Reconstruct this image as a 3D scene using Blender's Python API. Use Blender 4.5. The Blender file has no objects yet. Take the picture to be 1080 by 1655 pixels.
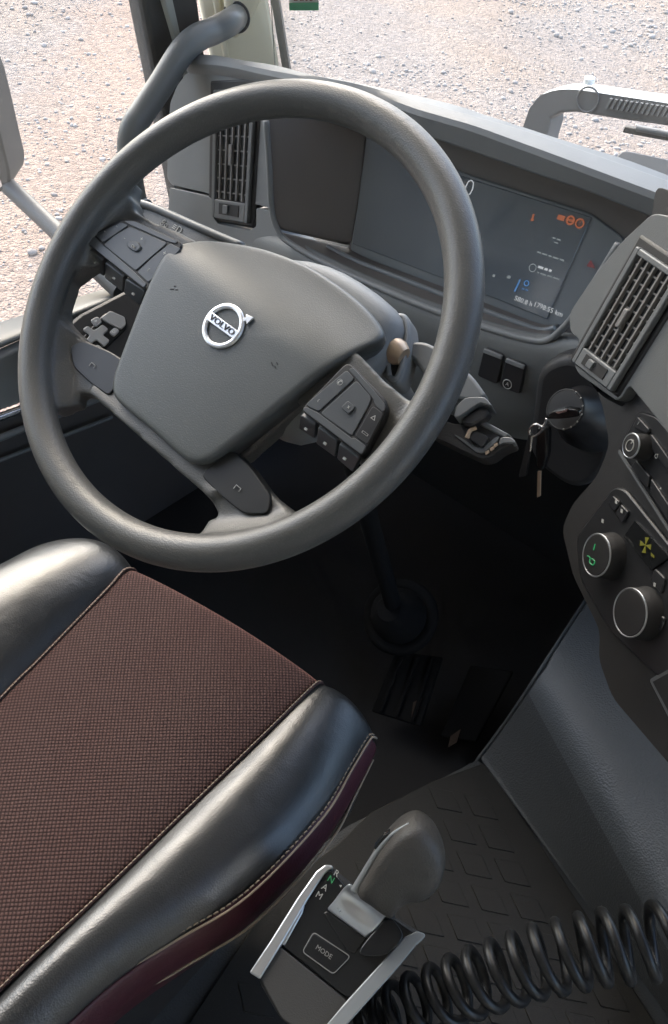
import bpy, bmesh, math, random
import numpy as np
from mathutils import Vector, Matrix
random.seed(7)
rng = np.random.default_rng(7)
scn = bpy.context.scene
COL = scn.collection

# ------------------------------------------------------------------ camera
CAM_POS = np.array([0.4469, -0.4285, 1.1639])
RT = np.array([[0.75129, 0.51609, -0.41136], [0.65289, -0.49009, 0.57753], [0.09645, -0.70247, -0.70515]])
FPX, PPX, PPY = 1300.0, 540.0, 827.5
cd = bpy.data.cameras.new('camera')
cam = bpy.data.objects.new('camera', cd)
COL.objects.link(cam)
m = Matrix.Identity(4)
for i in range(3):
    m[i][0] = RT[i][0]; m[i][1] = -RT[i][1]; m[i][2] = -RT[i][2]; m[i][3] = CAM_POS[i]
cam.matrix_world = m
cd.sensor_fit = 'VERTICAL'; cd.sensor_height = 24.0
cd.lens = 24.0 * FPX / 1655.0
cd.clip_start = 0.02; cd.clip_end = 400
scn.camera = cam

# ------------------------------------------------------------------ light
SUN_EL, SUN_ROT = math.radians(42), math.radians(296)
world = bpy.data.worlds.new('World'); scn.world = world; world.use_nodes = True
nt = world.node_tree; nt.nodes.clear()
wo = nt.nodes.new('ShaderNodeOutputWorld'); bg = nt.nodes.new('ShaderNodeBackground'); sky = nt.nodes.new('ShaderNodeTexSky')
sky.sky_type = 'NISHITA'; sky.sun_disc = False
sky.sun_elevation = SUN_EL; sky.sun_rotation = SUN_ROT
sky.air_density = 1.0; sky.dust_density = 4.0; sky.ozone_density = 1.0
bg.inputs['Strength'].default_value = 0.15
nt.links.new(sky.outputs[0], bg.inputs[0]); nt.links.new(bg.outputs[0], wo.inputs[0])
sd = bpy.data.lights.new('sun', 'SUN'); sd.energy = 0.5; sd.angle = math.radians(70); sd.color = (1.0, 0.98, 0.95)
sun = bpy.data.objects.new('sun', sd); COL.objects.link(sun)
dsun = Vector((math.sin(SUN_ROT) * math.cos(SUN_EL), math.cos(SUN_ROT) * math.cos(SUN_EL), math.sin(SUN_EL)))
sun.rotation_euler = dsun.to_track_quat('Z', 'Y').to_euler()
scn.view_settings.view_transform = 'Standard'; scn.view_settings.look = 'None'
scn.view_settings.exposure = 2.3; scn.view_settings.gamma = 1.0
scn.cycles.use_denoising = True
scn.cycles.max_bounces = 8; scn.cycles.diffuse_bounces = 5; scn.cycles.transparent_max_bounces = 12
scn.cycles.sample_clamp_indirect = 6.0

# ------------------------------------------------------------------ measuring helpers (photograph pixel -> point on a real plane)
def ray(x, y): return RT @ np.array([(x - PPX) / FPX, (y - PPY) / FPX, 1.0])
def PL(x, y, P, N):
    d = ray(x, y); N = np.array(N, float)
    return Vector(CAM_POS + d * (((np.array(P) - CAM_POS) @ N) / (d @ N)))
def ZP(x, y, z): return PL(x, y, (0, 0, z), (0, 0, 1))
def YP(x, y, yy): return PL(x, y, (0, yy, 0), (0, 1, 0))
def XP(x, y, xx): return PL(x, y, (xx, 0, 0), (1, 0, 0))
WC = np.array([0, 0, .78])
WN = np.array([0.0, -0.6691, 0.7431]); WX = np.array([.9976, -.0518, -.0467]); WU = np.array([.0698, .7413, .6675])
def wp(a, b, h): return Vector(WC + (WX * a + WU * b + WN * h) / 1000.0)
def WPX(x, y, h): return PL(x, y, WC + WN * h / 1000.0, WN)

# ------------------------------------------------------------------ mesh helpers
def setp(o, label=None, cat=None, group=None, kind=None):
    if label: o['label'] = label
    if cat: o['category'] = cat
    if group: o['group'] = group
    if kind: o['kind'] = kind
    return o
def thing(name, loc, label, cat, group=None):
    o = bpy.data.objects.new(name, None); COL.objects.link(o); o.location = loc
    o.empty_display_size = .05
    return setp(o, label, cat, group)
def wloc(o):
    v = Vector((0, 0, 0))
    while o is not None:
        v = v + o.location; o = o.parent
    return v
def link(name, me, mat, parent=None, bevel=0, seg=2, subsurf=0, smooth=50, solid=0, recenter=True):
    if mat is not None: me.materials.append(mat)
    o = bpy.data.objects.new(name, me); COL.objects.link(o)
    n = len(me.vertices)
    if recenter and n:
        co = np.empty(n * 3); me.vertices.foreach_get('co', co); co = co.reshape(-1, 3)
        c = (co.min(0) + co.max(0)) / 2
        me.vertices.foreach_set('co', (co - c).ravel())
        o.location = Vector(c) - (wloc(parent) if parent else Vector((0, 0, 0)))
    if parent: o.parent = parent
    if smooth:
        me.polygons.foreach_set('use_smooth', [True] * len(me.polygons))
        if smooth < 180: me.set_sharp_from_angle(angle=math.radians(smooth))
    if solid:
        md = o.modifiers.new('solid', 'SOLIDIFY'); md.thickness = abs(solid); md.offset = -1 if solid > 0 else 1
    if subsurf:
        md = o.modifiers.new('sub', 'SUBSURF'); md.levels = subsurf; md.render_levels = subsurf
    if bevel:
        md = o.modifiers.new('bev', 'BEVEL'); md.width = bevel; md.segments = seg; md.limit_method = 'ANGLE'; md.angle_limit = math.radians(35)
        md.harden_normals = False
    me.update()
    return o
def mesh(verts, faces, name='m'):
    me = bpy.data.meshes.new(name); me.from_pydata([tuple(v) for v in verts], [], faces); me.update(); return me
def newell(pts):
    n = Vector((0, 0, 0))
    for i in range(len(pts)):
        a, b = pts[i], pts[(i + 1) % len(pts)]
        n += Vector(((a.y - b.y) * (a.z + b.z), (a.z - b.z) * (a.x + b.x), (a.x - b.x) * (a.y + b.y)))
    return n.normalized()
def fixn(me):
    bm = bmesh.new(); bm.from_mesh(me); bmesh.ops.recalc_face_normals(bm, faces=bm.faces); bm.to_mesh(me); bm.free(); return me
def slab_mesh(pts, t, inset_back=0.0):
    """front polygon facing the camera, thickness t away from it (a float along the normal or a vector)"""
    pts = [Vector(p) for p in pts]
    nrm = newell(pts); c = sum(pts, Vector()) / len(pts)
    if nrm.dot(Vector(CAM_POS) - c) < 0: pts = pts[::-1]; nrm = -nrm
    tv = Vector(t) if not isinstance(t, (int, float)) else -nrm * t
    back = [p + tv + (c - p) * inset_back for p in pts]
    n = len(pts)
    f = [tuple(range(n)), tuple(range(2 * n - 1, n - 1, -1))]
    for i in range(n): f.append((i, i + n, (i + 1) % n + n, (i + 1) % n))
    return fixn(mesh(pts + back, f))
def slab(name, pts, t, mat, parent=None, bevel=0, seg=2, **k):
    return link(name, slab_mesh(pts, t), mat, parent, bevel=bevel, seg=seg, **k)
def rot_frame(path, closed=False):
    """parallel transport frames"""
    n = len(path); T = []
    for i in range(n):
        a = path[(i - 1) % n] if (closed or i > 0) else path[i]; b = path[(i + 1) % n] if (closed or i < n - 1) else path[i]
        T.append((b - a).normalized())
    u = T[0].orthogonal().normalized(); fr = []
    for i in range(n):
        u = (u - T[i] * u.dot(T[i])).normalized(); fr.append((u.copy(), T[i].cross(u)))
    return fr
def tube_mesh(path, rad, n=12, caps=True, flat=1.0):
    path = [Vector(p) for p in path]; fr = rot_frame(path); V = []; F = []
    for i, (p, (u, v)) in enumerate(zip(path, fr)):
        r = rad[i] if hasattr(rad, '__len__') else rad
        for k in range(n):
            a = 2 * math.pi * k / n; V.append(p + u * (r * math.cos(a)) + v * (r * flat * math.sin(a)))
    for i in range(len(path) - 1):
        for k in range(n): F.append((i * n + k, i * n + (k + 1) % n, (i + 1) * n + (k + 1) % n, (i + 1) * n + k))
    if caps: F += [tuple(range(n - 1, -1, -1)), tuple((len(path) - 1) * n + k for k in range(n))]
    return fixn(mesh(V, F))
def lathe_mesh(c, axis, prof, n=32, up=None):
    """prof: list of (radius, distance along axis)"""
    c = Vector(c); ax = Vector(axis).normalized(); u = (Vector(up) if up is not None else ax.orthogonal()); u = (u - ax * u.dot(ax)).normalized(); v = ax.cross(u)
    V = []; F = []
    for r, d in prof:
        for k in range(n):
            a = 2 * math.pi * k / n; V.append(c + ax * d + u * (r * math.cos(a)) + v * (r * math.sin(a)))
    for i in range(len(prof) - 1):
        for k in range(n): F.append((i * n + k, i * n + (k + 1) % n, (i + 1) * n + (k + 1) % n, (i + 1) * n + k))
    F += [tuple(range(n - 1, -1, -1)), tuple((len(prof) - 1) * n + k for k in range(n))]
    return fixn(mesh(V, F))
def torus_mesh(c, axis, R, r, n=48, k=10):
    c = Vector(c); ax = Vector(axis).normalized(); u = ax.orthogonal().normalized(); v = ax.cross(u); V = []; F = []
    for i in range(n):
        a = 2 * math.pi * i / n; d = u * math.cos(a) + v * math.sin(a)
        for j in range(k):
            b = 2 * math.pi * j / k; V.append(c + d * (R + r * math.cos(b)) + ax * (r * math.sin(b)))
    for i in range(n):
        for j in range(k): F.append((i * k + j, i * k + (j + 1) % k, ((i + 1) % n) * k + (j + 1) % k, ((i + 1) % n) * k + j))
    return fixn(mesh(V, F))
def grid_mesh(rows):
    nu = len(rows[0]); V = [p for r in rows for p in r]; F = []
    for i in range(len(rows) - 1):
        for j in range(nu - 1): F.append((i * nu + j, i * nu + j + 1, (i + 1) * nu + j + 1, (i + 1) * nu + j))
    me = mesh(V, F)
    c = sum((Vector(p) for p in V), Vector()) / len(V)
    s = sum((Vector(CAM_POS) - pl.center).dot(pl.normal) * pl.area for pl in me.polygons)
    if s < 0: me.flip_normals()
    return me
def sheet(name, rows, mat, parent=None, thick=.004, subsurf=2, **k):
    return link(name, grid_mesh(rows), mat, parent, solid=thick, subsurf=subsurf, smooth=180, **k)
def join(meshes):
    bm = bmesh.new()
    for me in meshes: bm.from_mesh(me)
    out = bpy.data.meshes.new('j'); bm.to_mesh(out); bm.free()
    for me in meshes: bpy.data.meshes.remove(me)
    return out
def box_mesh(c, u, v, w):
    """c centre, half-extent vectors"""
    c, u, v, w = map(Vector, (c, u, v, w)); V = []
    for a in (-1, 1):
        for b in (-1, 1):
            for d in (-1, 1): V.append(c + u * a + v * b + w * d)
    F = [(0, 1, 3, 2), (4, 6, 7, 5), (0, 4, 5, 1), (2, 3, 7, 6), (0, 2, 6, 4), (1, 5, 7, 3)]
    return fixn(mesh(V, F))
def catmull(pts, k=6, closed=False):
    P = [Vector(p) for p in pts]; n = len(P); out = []
    for i in range(n if closed else n - 1):
        g = (lambda j: P[j % n]) if closed else (lambda j: P[min(max(j, 0), n - 1)])
        p0, p1, p2, p3 = g(i - 1), g(i), g(i + 1), g(i + 2)
        for s in range(k):
            t = s / k
            out.append(.5 * ((2 * p1) + (p2 - p0) * t + (2 * p0 - 5 * p1 + 4 * p2 - p3) * t * t + (3 * p1 - p0 - 3 * p2 + p3) * t ** 3))
    if not closed: out.append(P[-1])
    return out
def rounded(pts, r, k=4):
    """round the corners of a planar polygon"""
    P = [Vector(p) for p in pts]; n = len(P); out = []
    for i in range(n):
        a, b, c = P[i - 1], P[i], P[(i + 1) % n]
        u = a - b; v = c - b; q = min(r, u.length * .45, v.length * .45)
        s, e = b + u.normalized() * q, b + v.normalized() * q
        for j in range(k + 1):
            t = j / k; out.append(s * (1 - t) ** 2 + b * (2 * t * (1 - t)) + e * t * t)
    return out
def text_mesh(s, size, O, X, Y, depth=.0004, align='CENTER', thin=0.0):
    cu = bpy.data.curves.new('t', 'FONT'); cu.body = s; cu.size = size; cu.offset = -thin * size; cu.extrude = depth / 2; cu.align_x = align; cu.align_y = 'CENTER'; cu.resolution_u = 2
    o = bpy.data.objects.new('t', cu); COL.objects.link(o)
    me = bpy.data.meshes.new_from_object(o)
    bpy.data.objects.remove(o); bpy.data.curves.remove(cu)
    X = Vector(X).normalized(); Y = Vector(Y); Y = (Y - X * Y.dot(X)).normalized(); Z = X.cross(Y); O = Vector(O)
    for v in me.vertices: v.co = O + X * v.co.x + Y * v.co.y + Z * v.co.z
    me.materials.clear()
    return me
def text(name, s, size, O, X, Y, mat, parent, **k):
    return link(name, text_mesh(s, size, O, X, Y, **k), mat, parent, smooth=0)

# ------------------------------------------------------------------ materials
def mat(name, color, rough=.5, bump=0.0, scale=400.0, metal=0.0, spec=.5, coat=0.0, var=0.06, kind='noise', emit=None, estr=0.0, rvar=.06, dust=0.0, bdist=.0006, wrinkle=0.0):
    mt = bpy.data.materials.new(name); mt.use_nodes = True; t = mt.node_tree; b = t.nodes['Principled BSDF']
    b.inputs['Roughness'].default_value = rough; b.inputs['Metallic'].default_value = metal
    b.inputs['Specular IOR Level'].default_value = spec; b.inputs['Coat Weight'].default_value = coat
    geo = t.nodes.new('ShaderNodeNewGeometry')
    n1 = t.nodes.new('ShaderNodeTexNoise'); n1.inputs['Scale'].default_value = 14; n1.inputs['Detail'].default_value = 6
    t.links.new(geo.outputs['Position'], n1.inputs['Vector'])
    mx = t.nodes.new('ShaderNodeMix'); mx.data_type = 'RGBA'
    c = np.array(color)
    mx.inputs[6].default_value = (*(c * (1 - var)), 1); mx.inputs[7].default_value = (*np.minimum(c * (1 + var), 1), 1)
    t.links.new(n1.outputs['Fac'], mx.inputs[0])
    src = mx.outputs[2]
    if dust:
        n3 = t.nodes.new('ShaderNodeTexNoise'); n3.inputs['Scale'].default_value = 900; n3.inputs['Detail'].default_value = 3
        t.links.new(geo.outputs['Position'], n3.inputs['Vector'])
        rp = t.nodes.new('ShaderNodeMapRange'); rp.inputs[1].default_value = .55; rp.inputs[2].default_value = .8; rp.inputs[4].default_value = dust
        t.links.new(n3.outputs['Fac'], rp.inputs[0])
        m2 = t.nodes.new('ShaderNodeMix'); m2.data_type = 'RGBA'; m2.inputs[7].default_value = (.36, .33, .29, 1)
        t.links.new(rp.outputs[0], m2.inputs[0]); t.links.new(src, m2.inputs[6]); src = m2.outputs[2]
    t.links.new(src, b.inputs['Base Color'])
    if rvar:
        mr = t.nodes.new('ShaderNodeMapRange'); mr.inputs[3].default_value = rough - rvar; mr.inputs[4].default_value = rough + rvar
        n4 = t.nodes.new('ShaderNodeTexNoise'); n4.inputs['Scale'].default_value = 35; n4.inputs['Detail'].default_value = 5
        t.links.new(geo.outputs['Position'], n4.inputs['Vector']); t.links.new(n4.outputs['Fac'], mr.inputs[0]); t.links.new(mr.outputs[0], b.inputs['Roughness'])
    if bump:
        if kind == 'noise':
            tx = t.nodes.new('ShaderNodeTexNoise'); tx.inputs['Detail'].default_value = 2; out = 'Fac'
        else:
            tx = t.nodes.new('ShaderNodeTexVoronoi'); out = 'Distance'
        tx.inputs['Scale'].default_value = scale
        t.links.new(geo.outputs['Position'], tx.inputs['Vector'])
        bp = t.nodes.new('ShaderNodeBump'); bp.inputs['Strength'].default_value = bump; bp.inputs['Distance'].default_value = bdist
        t.links.new(tx.outputs[out], bp.inputs['Height']); t.links.new(bp.outputs['Normal'], b.inputs['Normal'])
        if wrinkle:
            nw = t.nodes.new('ShaderNodeTexNoise'); nw.inputs['Scale'].default_value = 24; nw.inputs['Detail'].default_value = 5; nw.inputs['Distortion'].default_value = 1.2
            t.links.new(geo.outputs['Position'], nw.inputs['Vector'])
            b2 = t.nodes.new('ShaderNodeBump'); b2.inputs['Strength'].default_value = wrinkle; b2.inputs['Distance'].default_value = .006
            t.links.new(nw.outputs['Fac'], b2.inputs['Height']); t.links.new(b2.outputs['Normal'], bp.inputs['Normal'])
    if emit is not None:
        b.inputs['Emission Color'].default_value = (*emit, 1); b.inputs['Emission Strength'].default_value = estr
    return mt
M = {}
M['dash'] = mat('dash_grey_plastic', (.19, .20, .205), .5, .35, 900)
M['door'] = mat('door_panel_plastic', (.10, .093, .09), .5, .3, 900)
M['dash_dark'] = mat('dash_charcoal_plastic', (.025, .025, .026), .55, .35, 900)
M['recess'] = mat('recess_brown_grey_plastic', (.14, .128, .12), .6, .3, 900)
M['wheel'] = mat('wheel_soft_plastic', (.083, .084, .081), .36, .5, 800, dust=.14, bdist=.0007, rvar=.10)
M['pad'] = mat('airbag_cover_plastic', (.08, .088, .089), .40, .35, 900, dust=.12, bdist=.0006)
M['button'] = mat('button_plastic', (.07, .077, .084), .36, .15, 1200)
M['button_dark'] = mat('dark_button_plastic', (.022, .023, .025), .35)
M['insert'] = mat('spoke_insert_plastic', (.018, .019, .020), .38, rvar=.04)
M['ign'] = mat('ignition_black_plastic', (.02, .02, .021), .42)
M['wing'] = mat('console_grey_plastic', (.13, .138, .14), .5, .35, 900)
M['gloss'] = mat('gloss_black_plastic', (.014, .015, .016), .14, spec=.35, rvar=.04)
M['black'] = mat('matt_black_plastic', (.018, .018, .019), .6, .2, 900)
M['vent'] = mat('vent_frame_plastic', (.14, .15, .155), .42)
M['slat'] = mat('vent_slat_plastic', (.19, .185, .18), .45)
M['symbol'] = mat('printed_symbol', (.42, .42, .40), .6, var=.02)
M['symbol_dim'] = mat('faded_printed_symbol', (.22, .22, .21), .6, var=.02)
M['switch_key'] = mat('pale_grey_switch_plastic', (.36, .37, .38), .45)
M['rear_panel'] = mat('matt_selector_plastic', (.034, .034, .033), .55, .3, 900)
M['chrome'] = mat('satin_chrome', (.72, .73, .74), .22, metal=1.0, rvar=.05)
M['emblem'] = mat('satin_metal_emblem', (.80, .81, .82), .30, metal=.85, rvar=.05)
M['emblem_ink'] = mat('emblem_letter_ink', (.02, .02, .025), .5)
M['leather'] = mat('black_leather', (.017, .019, .021), .34, .3, 600, kind='vor', rvar=.10, spec=.85, bdist=.0005, wrinkle=.14)
M['burgundy'] = mat('burgundy_leather', (.055, .012, .020), .45, .25, 420, kind='vor')
M['thread'] = mat('beige_stitch_thread', (.30, .24, .18), .8)
M['piping'] = mat('dark_red_piping', (.06, .028, .024), .7)
M['cream'] = mat('cream_pillar_trim', (.84, .79, .60), .5, .2, 900)
M['rail'] = mat('grey_rail_coating', (.17, .18, .18), .42, .3, 900)
M['seal'] = mat('door_seal_rubber', (.07, .068, .066), .7)
M['seal_light'] = mat('pale_door_seal_strip', (.34, .36, .34), .5)
M['rubber'] = mat('rubber_mat', (.019, .018, .0155), .62, .5, 600, dust=.05, spec=.35)
M['hump'] = mat('grained_floor_trim', (.08, .087, .092), .42, .7, 380, kind='vor', bdist=.0008)
M['hump_shaded'] = mat('floor_trim_shaded', (.052, .055, .056), .5, .7, 380, kind='vor', bdist=.0008)  # same grained trim, darkened so the riser's shade is in the colour
M['carpet'] = mat('dark_footwell_liner', (.036, .036, .037), .95, .4, 500, spec=.05)
M['hose'] = mat('black_hose_plastic', (.013, .0135, .014), .36, rvar=.08, spec=.35, dust=.05)
M['alu'] = mat('satin_silver_trim', (.55, .57, .59), .3, metal=.8)
M['alu_grey'] = mat('grey_satin_trim', (.27, .29, .30), .35, metal=.3)
M['knobgrip'] = mat('lever_grip_leatherette', (.050, .047, .043), .5, .4, 700, kind='vor')
M['screw'] = mat('warm_metal', (.55, .42, .30), .4, metal=.6)
M['key_metal'] = mat('key_steel', (.7, .7, .68), .25, metal=1.0)
M['headliner'] = mat('pale_headliner_fabric', (.72, .71, .66), .9)
M['cabgrey'] = mat('pale_cab_trim', (.58, .57, .53), .7)
M['paint'] = mat('pale_blue_grey_paint', (.62, .66, .68), .35)
M['paint_dark'] = mat('grey_exterior_plastic', (.14, .15, .16), .5, .2, 500)
M['mirror_case'] = mat('mirror_case_plastic', (.05, .055, .06), .5, .2, 500)
M['rust'] = mat('worn_pedal_rubber', (.045, .028, .018), .8)
M['boot'] = mat('boot_rubber', (.012, .012, .012), .9, spec=.05)
M['bottle'] = M['gloss']
M['sticker'] = mat('sticker_paper', (.75, .73, .66), .6)
M['sticker_green'] = mat('sticker_green_ink', (.12, .36, .20), .6)
M['sticker_red'] = mat('sticker_dark_ink', (.25, .08, .07), .6)
M['screen'] = mat('display_glass', (.13, .15, .17), .14, spec=1.0, coat=.4, rvar=.03)  # base colour lightened to stand in for hazy reflection on the glass
M['bezel'] = mat('display_surround_plastic', (.19, .205, .215), .35)
M['e_white'] = mat('screen_white_glow', (.02, .02, .02), .4, emit=(.9, .95, 1), estr=.10)
M['e_dim'] = mat('screen_dim_glow', (.02, .02, .02), .4, emit=(.6, .68, .72), estr=.06)
M['e_blue'] = mat('screen_blue_glow', (.02, .02, .02), .4, emit=(.15, .45, 1), estr=.08)
M['e_orange'] = mat('warning_orange_glow', (.02, .02, .02), .4, emit=(1, .30, .14), estr=.06)
M['e_red'] = mat('warning_red_glow', (.02, .02, .02), .4, emit=(.8, .2, .22), estr=.03)
M['e_green'] = mat('indicator_green_glow', (.02, .02, .02), .4, emit=(.1, 1, .35), estr=.05)
M['e_yellow'] = mat('climate_yellow_glow', (.02, .02, .02), .4, emit=(.85, .8, .05), estr=.03)

def glass_mat(name, d0, d1):
    mt = bpy.data.materials.new(name); mt.use_nodes = True; t = mt.node_tree; t.nodes.clear()
    o = t.nodes.new('ShaderNodeOutputMaterial'); tr = t.nodes.new('ShaderNodeBsdfTransparent'); gl = t.nodes.new('ShaderNodeBsdfGlossy'); mx = t.nodes.new('ShaderNodeMixShader')
    fr = t.nodes.new('ShaderNodeFresnel'); fr.inputs[0].default_value = 1.25
    gl.inputs['Roughness'].default_value = .02; tr.inputs[0].default_value = (.95, .965, .96, 1)
    t.links.new(fr.outputs[0], mx.inputs[0]); t.links.new(tr.outputs[0], mx.inputs[1]); t.links.new(gl.outputs[0], mx.inputs[2]); geo = t.nodes.new('ShaderNodeNewGeometry'); nz = t.nodes.new('ShaderNodeTexNoise'); nz.inputs['Scale'].default_value = 7; nz.inputs['Detail'].default_value = 8
    t.links.new(geo.outputs['Position'], nz.inputs['Vector'])
    rg = t.nodes.new('ShaderNodeMapRange'); rg.inputs[1].default_value = .3; rg.inputs[2].default_value = .8; rg.inputs[3].default_value = d0; rg.inputs[4].default_value = d1; t.links.new(nz.outputs['Fac'], rg.inputs[0])
    tl = t.nodes.new('ShaderNodeBsdfTranslucent'); tl.inputs[0].default_value = (.8, .77, .72, 1); m2 = t.nodes.new('ShaderNodeMixShader')
    t.links.new(rg.outputs[0], m2.inputs[0]); t.links.new(mx.outputs[0], m2.inputs[1]); t.links.new(tl.outputs[0], m2.inputs[2]); t.links.new(m2.outputs[0], o.inputs[0])
    return mt
M['glass'] = glass_mat('dusty_windscreen_pane', .008, .035)
M['glass_clean'] = glass_mat('clear_door_pane', .006, .02)
def mirror_mat():
    return mat('mirror_silver', (.85, .86, .87), .03, metal=1.0, rvar=0)
M['mirror'] = mirror_mat()

def fabric_mat():
    mt = bpy.data.materials.new('woven_seat_fabric'); mt.use_nodes = True; t = mt.node_tree; b = t.nodes['Principled BSDF']
    b.inputs['Roughness'].default_value = .85; b.inputs['Specular IOR Level'].default_value = .2
    b.inputs['Sheen Weight'].default_value = .4; b.inputs['Sheen Roughness'].default_value = .4; b.inputs['Sheen Tint'].default_value = (.65, .3, .25, 1)
    uv = t.nodes.new('ShaderNodeUVMap')
    sp = t.nodes.new('ShaderNodeSeparateXYZ'); t.links.new(uv.outputs[0], sp.inputs[0])
    def math_(op, a, b_=None):
        n = t.nodes.new('ShaderNodeMath'); n.operation = op
        for i, v in enumerate((a, b_)):
            if v is None: continue
            if isinstance(v, (int, float)): n.inputs[i].default_value = v
            else: t.links.new(v, n.inputs[i])
        return n.outputs[0]
    f = 2 * math.pi / .0036
    wob = t.nodes.new('ShaderNodeTexNoise'); wob.inputs['Scale'].default_value = 90; t.links.new(uv.outputs[0], wob.inputs[0])
    w = math_('MULTIPLY', wob.outputs['Fac'], .0012)
    su = math_('SINE', math_('MULTIPLY', math_('ADD', sp.outputs[0], w), f)); sv = math_('SINE', math_('MULTIPLY', math_('ADD', sp.outputs[1], w), f))
    au = math_('POWER', math_('ADD', math_('MULTIPLY', su, .5), .5), .5); av = math_('POWER', math_('ADD', math_('MULTIPLY', sv, .5), .5), .5)
    cell = math_('MULTIPLY', au, av)
    big = t.nodes.new('ShaderNodeTexNoise'); big.inputs['Scale'].default_value = 9; big.inputs['Detail'].default_value = 4; t.links.new(uv.outputs[0], big.inputs[0])
    fine = t.nodes.new('ShaderNodeTexNoise'); fine.inputs['Scale'].default_value = 700; t.links.new(uv.outputs[0], fine.inputs[0])
    mx = t.nodes.new('ShaderNodeMix'); mx.data_type = 'RGBA'; mx.inputs[6].default_value = (.104, .066, .059, 1); mx.inputs[7].default_value = (.074, .034, .031, 1); t.links.new(big.outputs['Fac'], mx.inputs[0])
    m2 = t.nodes.new('ShaderNodeMix'); m2.data_type = 'RGBA'; m2.inputs[6].default_value = (.016, .009, .009, 1)
    t.links.new(mx.outputs[2], m2.inputs[7]); t.links.new(math_('MULTIPLY', cell, math_('ADD', math_('MULTIPLY', fine.outputs['Fac'], .8), .75)), m2.inputs[0])
    t.links.new(m2.outputs[2], b.inputs['Base Color'])
    bp = t.nodes.new('ShaderNodeBump'); bp.inputs['Strength'].default_value = .7; bp.inputs['Distance'].default_value = .0008
    t.links.new(cell, bp.inputs['Height']); t.links.new(bp.outputs[0], b.inputs['Normal'])
    return mt
M['fabric'] = fabric_mat()
def gravel_mat():
    mt = bpy.data.materials.new('gravel_ground'); mt.use_nodes = True; t = mt.node_tree; b = t.nodes['Principled BSDF']; b.inputs['Roughness'].default_value = .95; b.inputs['Specular IOR Level'].default_value = .1
    g = t.nodes.new('ShaderNodeNewGeometry')
    n1 = t.nodes.new('ShaderNodeTexNoise'); n1.inputs['Scale'].default_value = .55; n1.inputs['Detail'].default_value = 5; n1.inputs['Distortion'].default_value = .6
    v = t.nodes.new('ShaderNodeTexVoronoi'); v.inputs['Scale'].default_value = 26
    v2 = t.nodes.new('ShaderNodeTexVoronoi'); v2.inputs['Scale'].default_value = 60
    for n in (n1, v, v2): t.links.new(g.outputs['Position'], n.inputs['Vector'])
    r = t.nodes.new('ShaderNodeValToRGB'); e = r.color_ramp.elements
    e[0].position = .38; e[0].color = (.262, .232, .212, 1); e[1].position = .62; e[1].color = (.285, .235, .198, 1)
    t.links.new(n1.outputs['Fac'], r.inputs[0])
    hs = t.nodes.new('ShaderNodeMix'); hs.data_type = 'RGBA'; hs.blend_type = 'MULTIPLY'; hs.inputs[0].default_value = 1
    rv = t.nodes.new('ShaderNodeMapRange'); rv.inputs[3].default_value = .82; rv.inputs[4].default_value = 1.2
    sepc = t.nodes.new('ShaderNodeSeparateColor'); t.links.new(v.outputs['Color'], sepc.inputs[0]); t.links.new(sepc.outputs[0], rv.inputs[0])
    # reddish dirt track running past the door
    P0, P1 = ZP(215, 40, -1.35), ZP(60, 390, -1.35); dv = (P1 - P0).normalized(); nv = Vector((-dv.y, dv.x, 0))
    dt = t.nodes.new('ShaderNodeVectorMath'); dt.operation = 'DOT_PRODUCT'; dt.inputs[1].default_value = nv; t.links.new(g.outputs['Position'], dt.inputs[0])
    n2 = t.nodes.new('ShaderNodeTexNoise'); n2.inputs['Scale'].default_value = 1.3; n2.inputs['Detail'].default_value = 6; t.links.new(g.outputs['Position'], n2.inputs['Vector'])
    def mm(op, a, b_):
        n = t.nodes.new('ShaderNodeMath'); n.operation = op
        for i, v_ in enumerate((a, b_)):
            if isinstance(v_, (int, float)): n.inputs[i].default_value = v_
            elif v_ is not None: t.links.new(v_, n.inputs[i])
        return n.outputs[0]
    dd = mm('ABSOLUTE', mm('ADD', mm('SUBTRACT', dt.outputs['Value'], float(nv.dot(P0))), mm('MULTIPLY', mm('SUBTRACT', n2.outputs['Fac'], .5), 1.8)), None)
    mrr = t.nodes.new('ShaderNodeMapRange'); mrr.interpolation_type = 'SMOOTHSTEP'; mrr.inputs[1].default_value = .15; mrr.inputs[2].default_value = 1.0; mrr.inputs[3].default_value = .65; mrr.inputs[4].default_value = 0
    t.links.new(dd, mrr.inputs[0])
    tr_ = t.nodes.new('ShaderNodeMix'); tr_.data_type = 'RGBA'; tr_.inputs[7].default_value = (.32, .235, .185, 1); t.links.new(mrr.outputs[0], tr_.inputs[0]); t.links.new(r.outputs[0], tr_.inputs[6])
    t.links.new(tr_.outputs[2], hs.inputs[6]); t.links.new(rv.outputs[0], hs.inputs[7])
    t.links.new(hs.outputs[2], b.inputs['Base Color'])
    add = t.nodes.new('ShaderNodeMath'); add.operation = 'ADD'; t.links.new(v.outputs['Distance'], add.inputs[0]); t.links.new(v2.outputs['Distance'], add.inputs[1])
    bp = t.nodes.new('ShaderNodeBump'); bp.invert = True; bp.inputs['Strength'].default_value = .8; bp.inputs['Distance'].default_value = .02
    t.links.new(add.outputs[0], bp.inputs['Height']); t.links.new(bp.outputs[0], b.inputs['Normal'])
    return mt
M['gravel'] = gravel_mat()
def stone_mat():
    mt = bpy.data.materials.new('gravel_stone'); mt.use_nodes = True; t = mt.node_tree; b = t.nodes['Principled BSDF']; b.inputs['Roughness'].default_value = .9
    g = t.nodes.new('ShaderNodeNewGeometry'); r = t.nodes.new('ShaderNodeValToRGB'); e = r.color_ramp.elements
    e[0].color = (.30, .262, .235, 1); e[1].color = (.48, .43, .385, 1); t.links.new(g.outputs['Random Per Island'], r.inputs[0]); t.links.new(r.outputs[0], b.inputs['Base Color'])
    return mt
M['stone'] = stone_mat()

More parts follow.
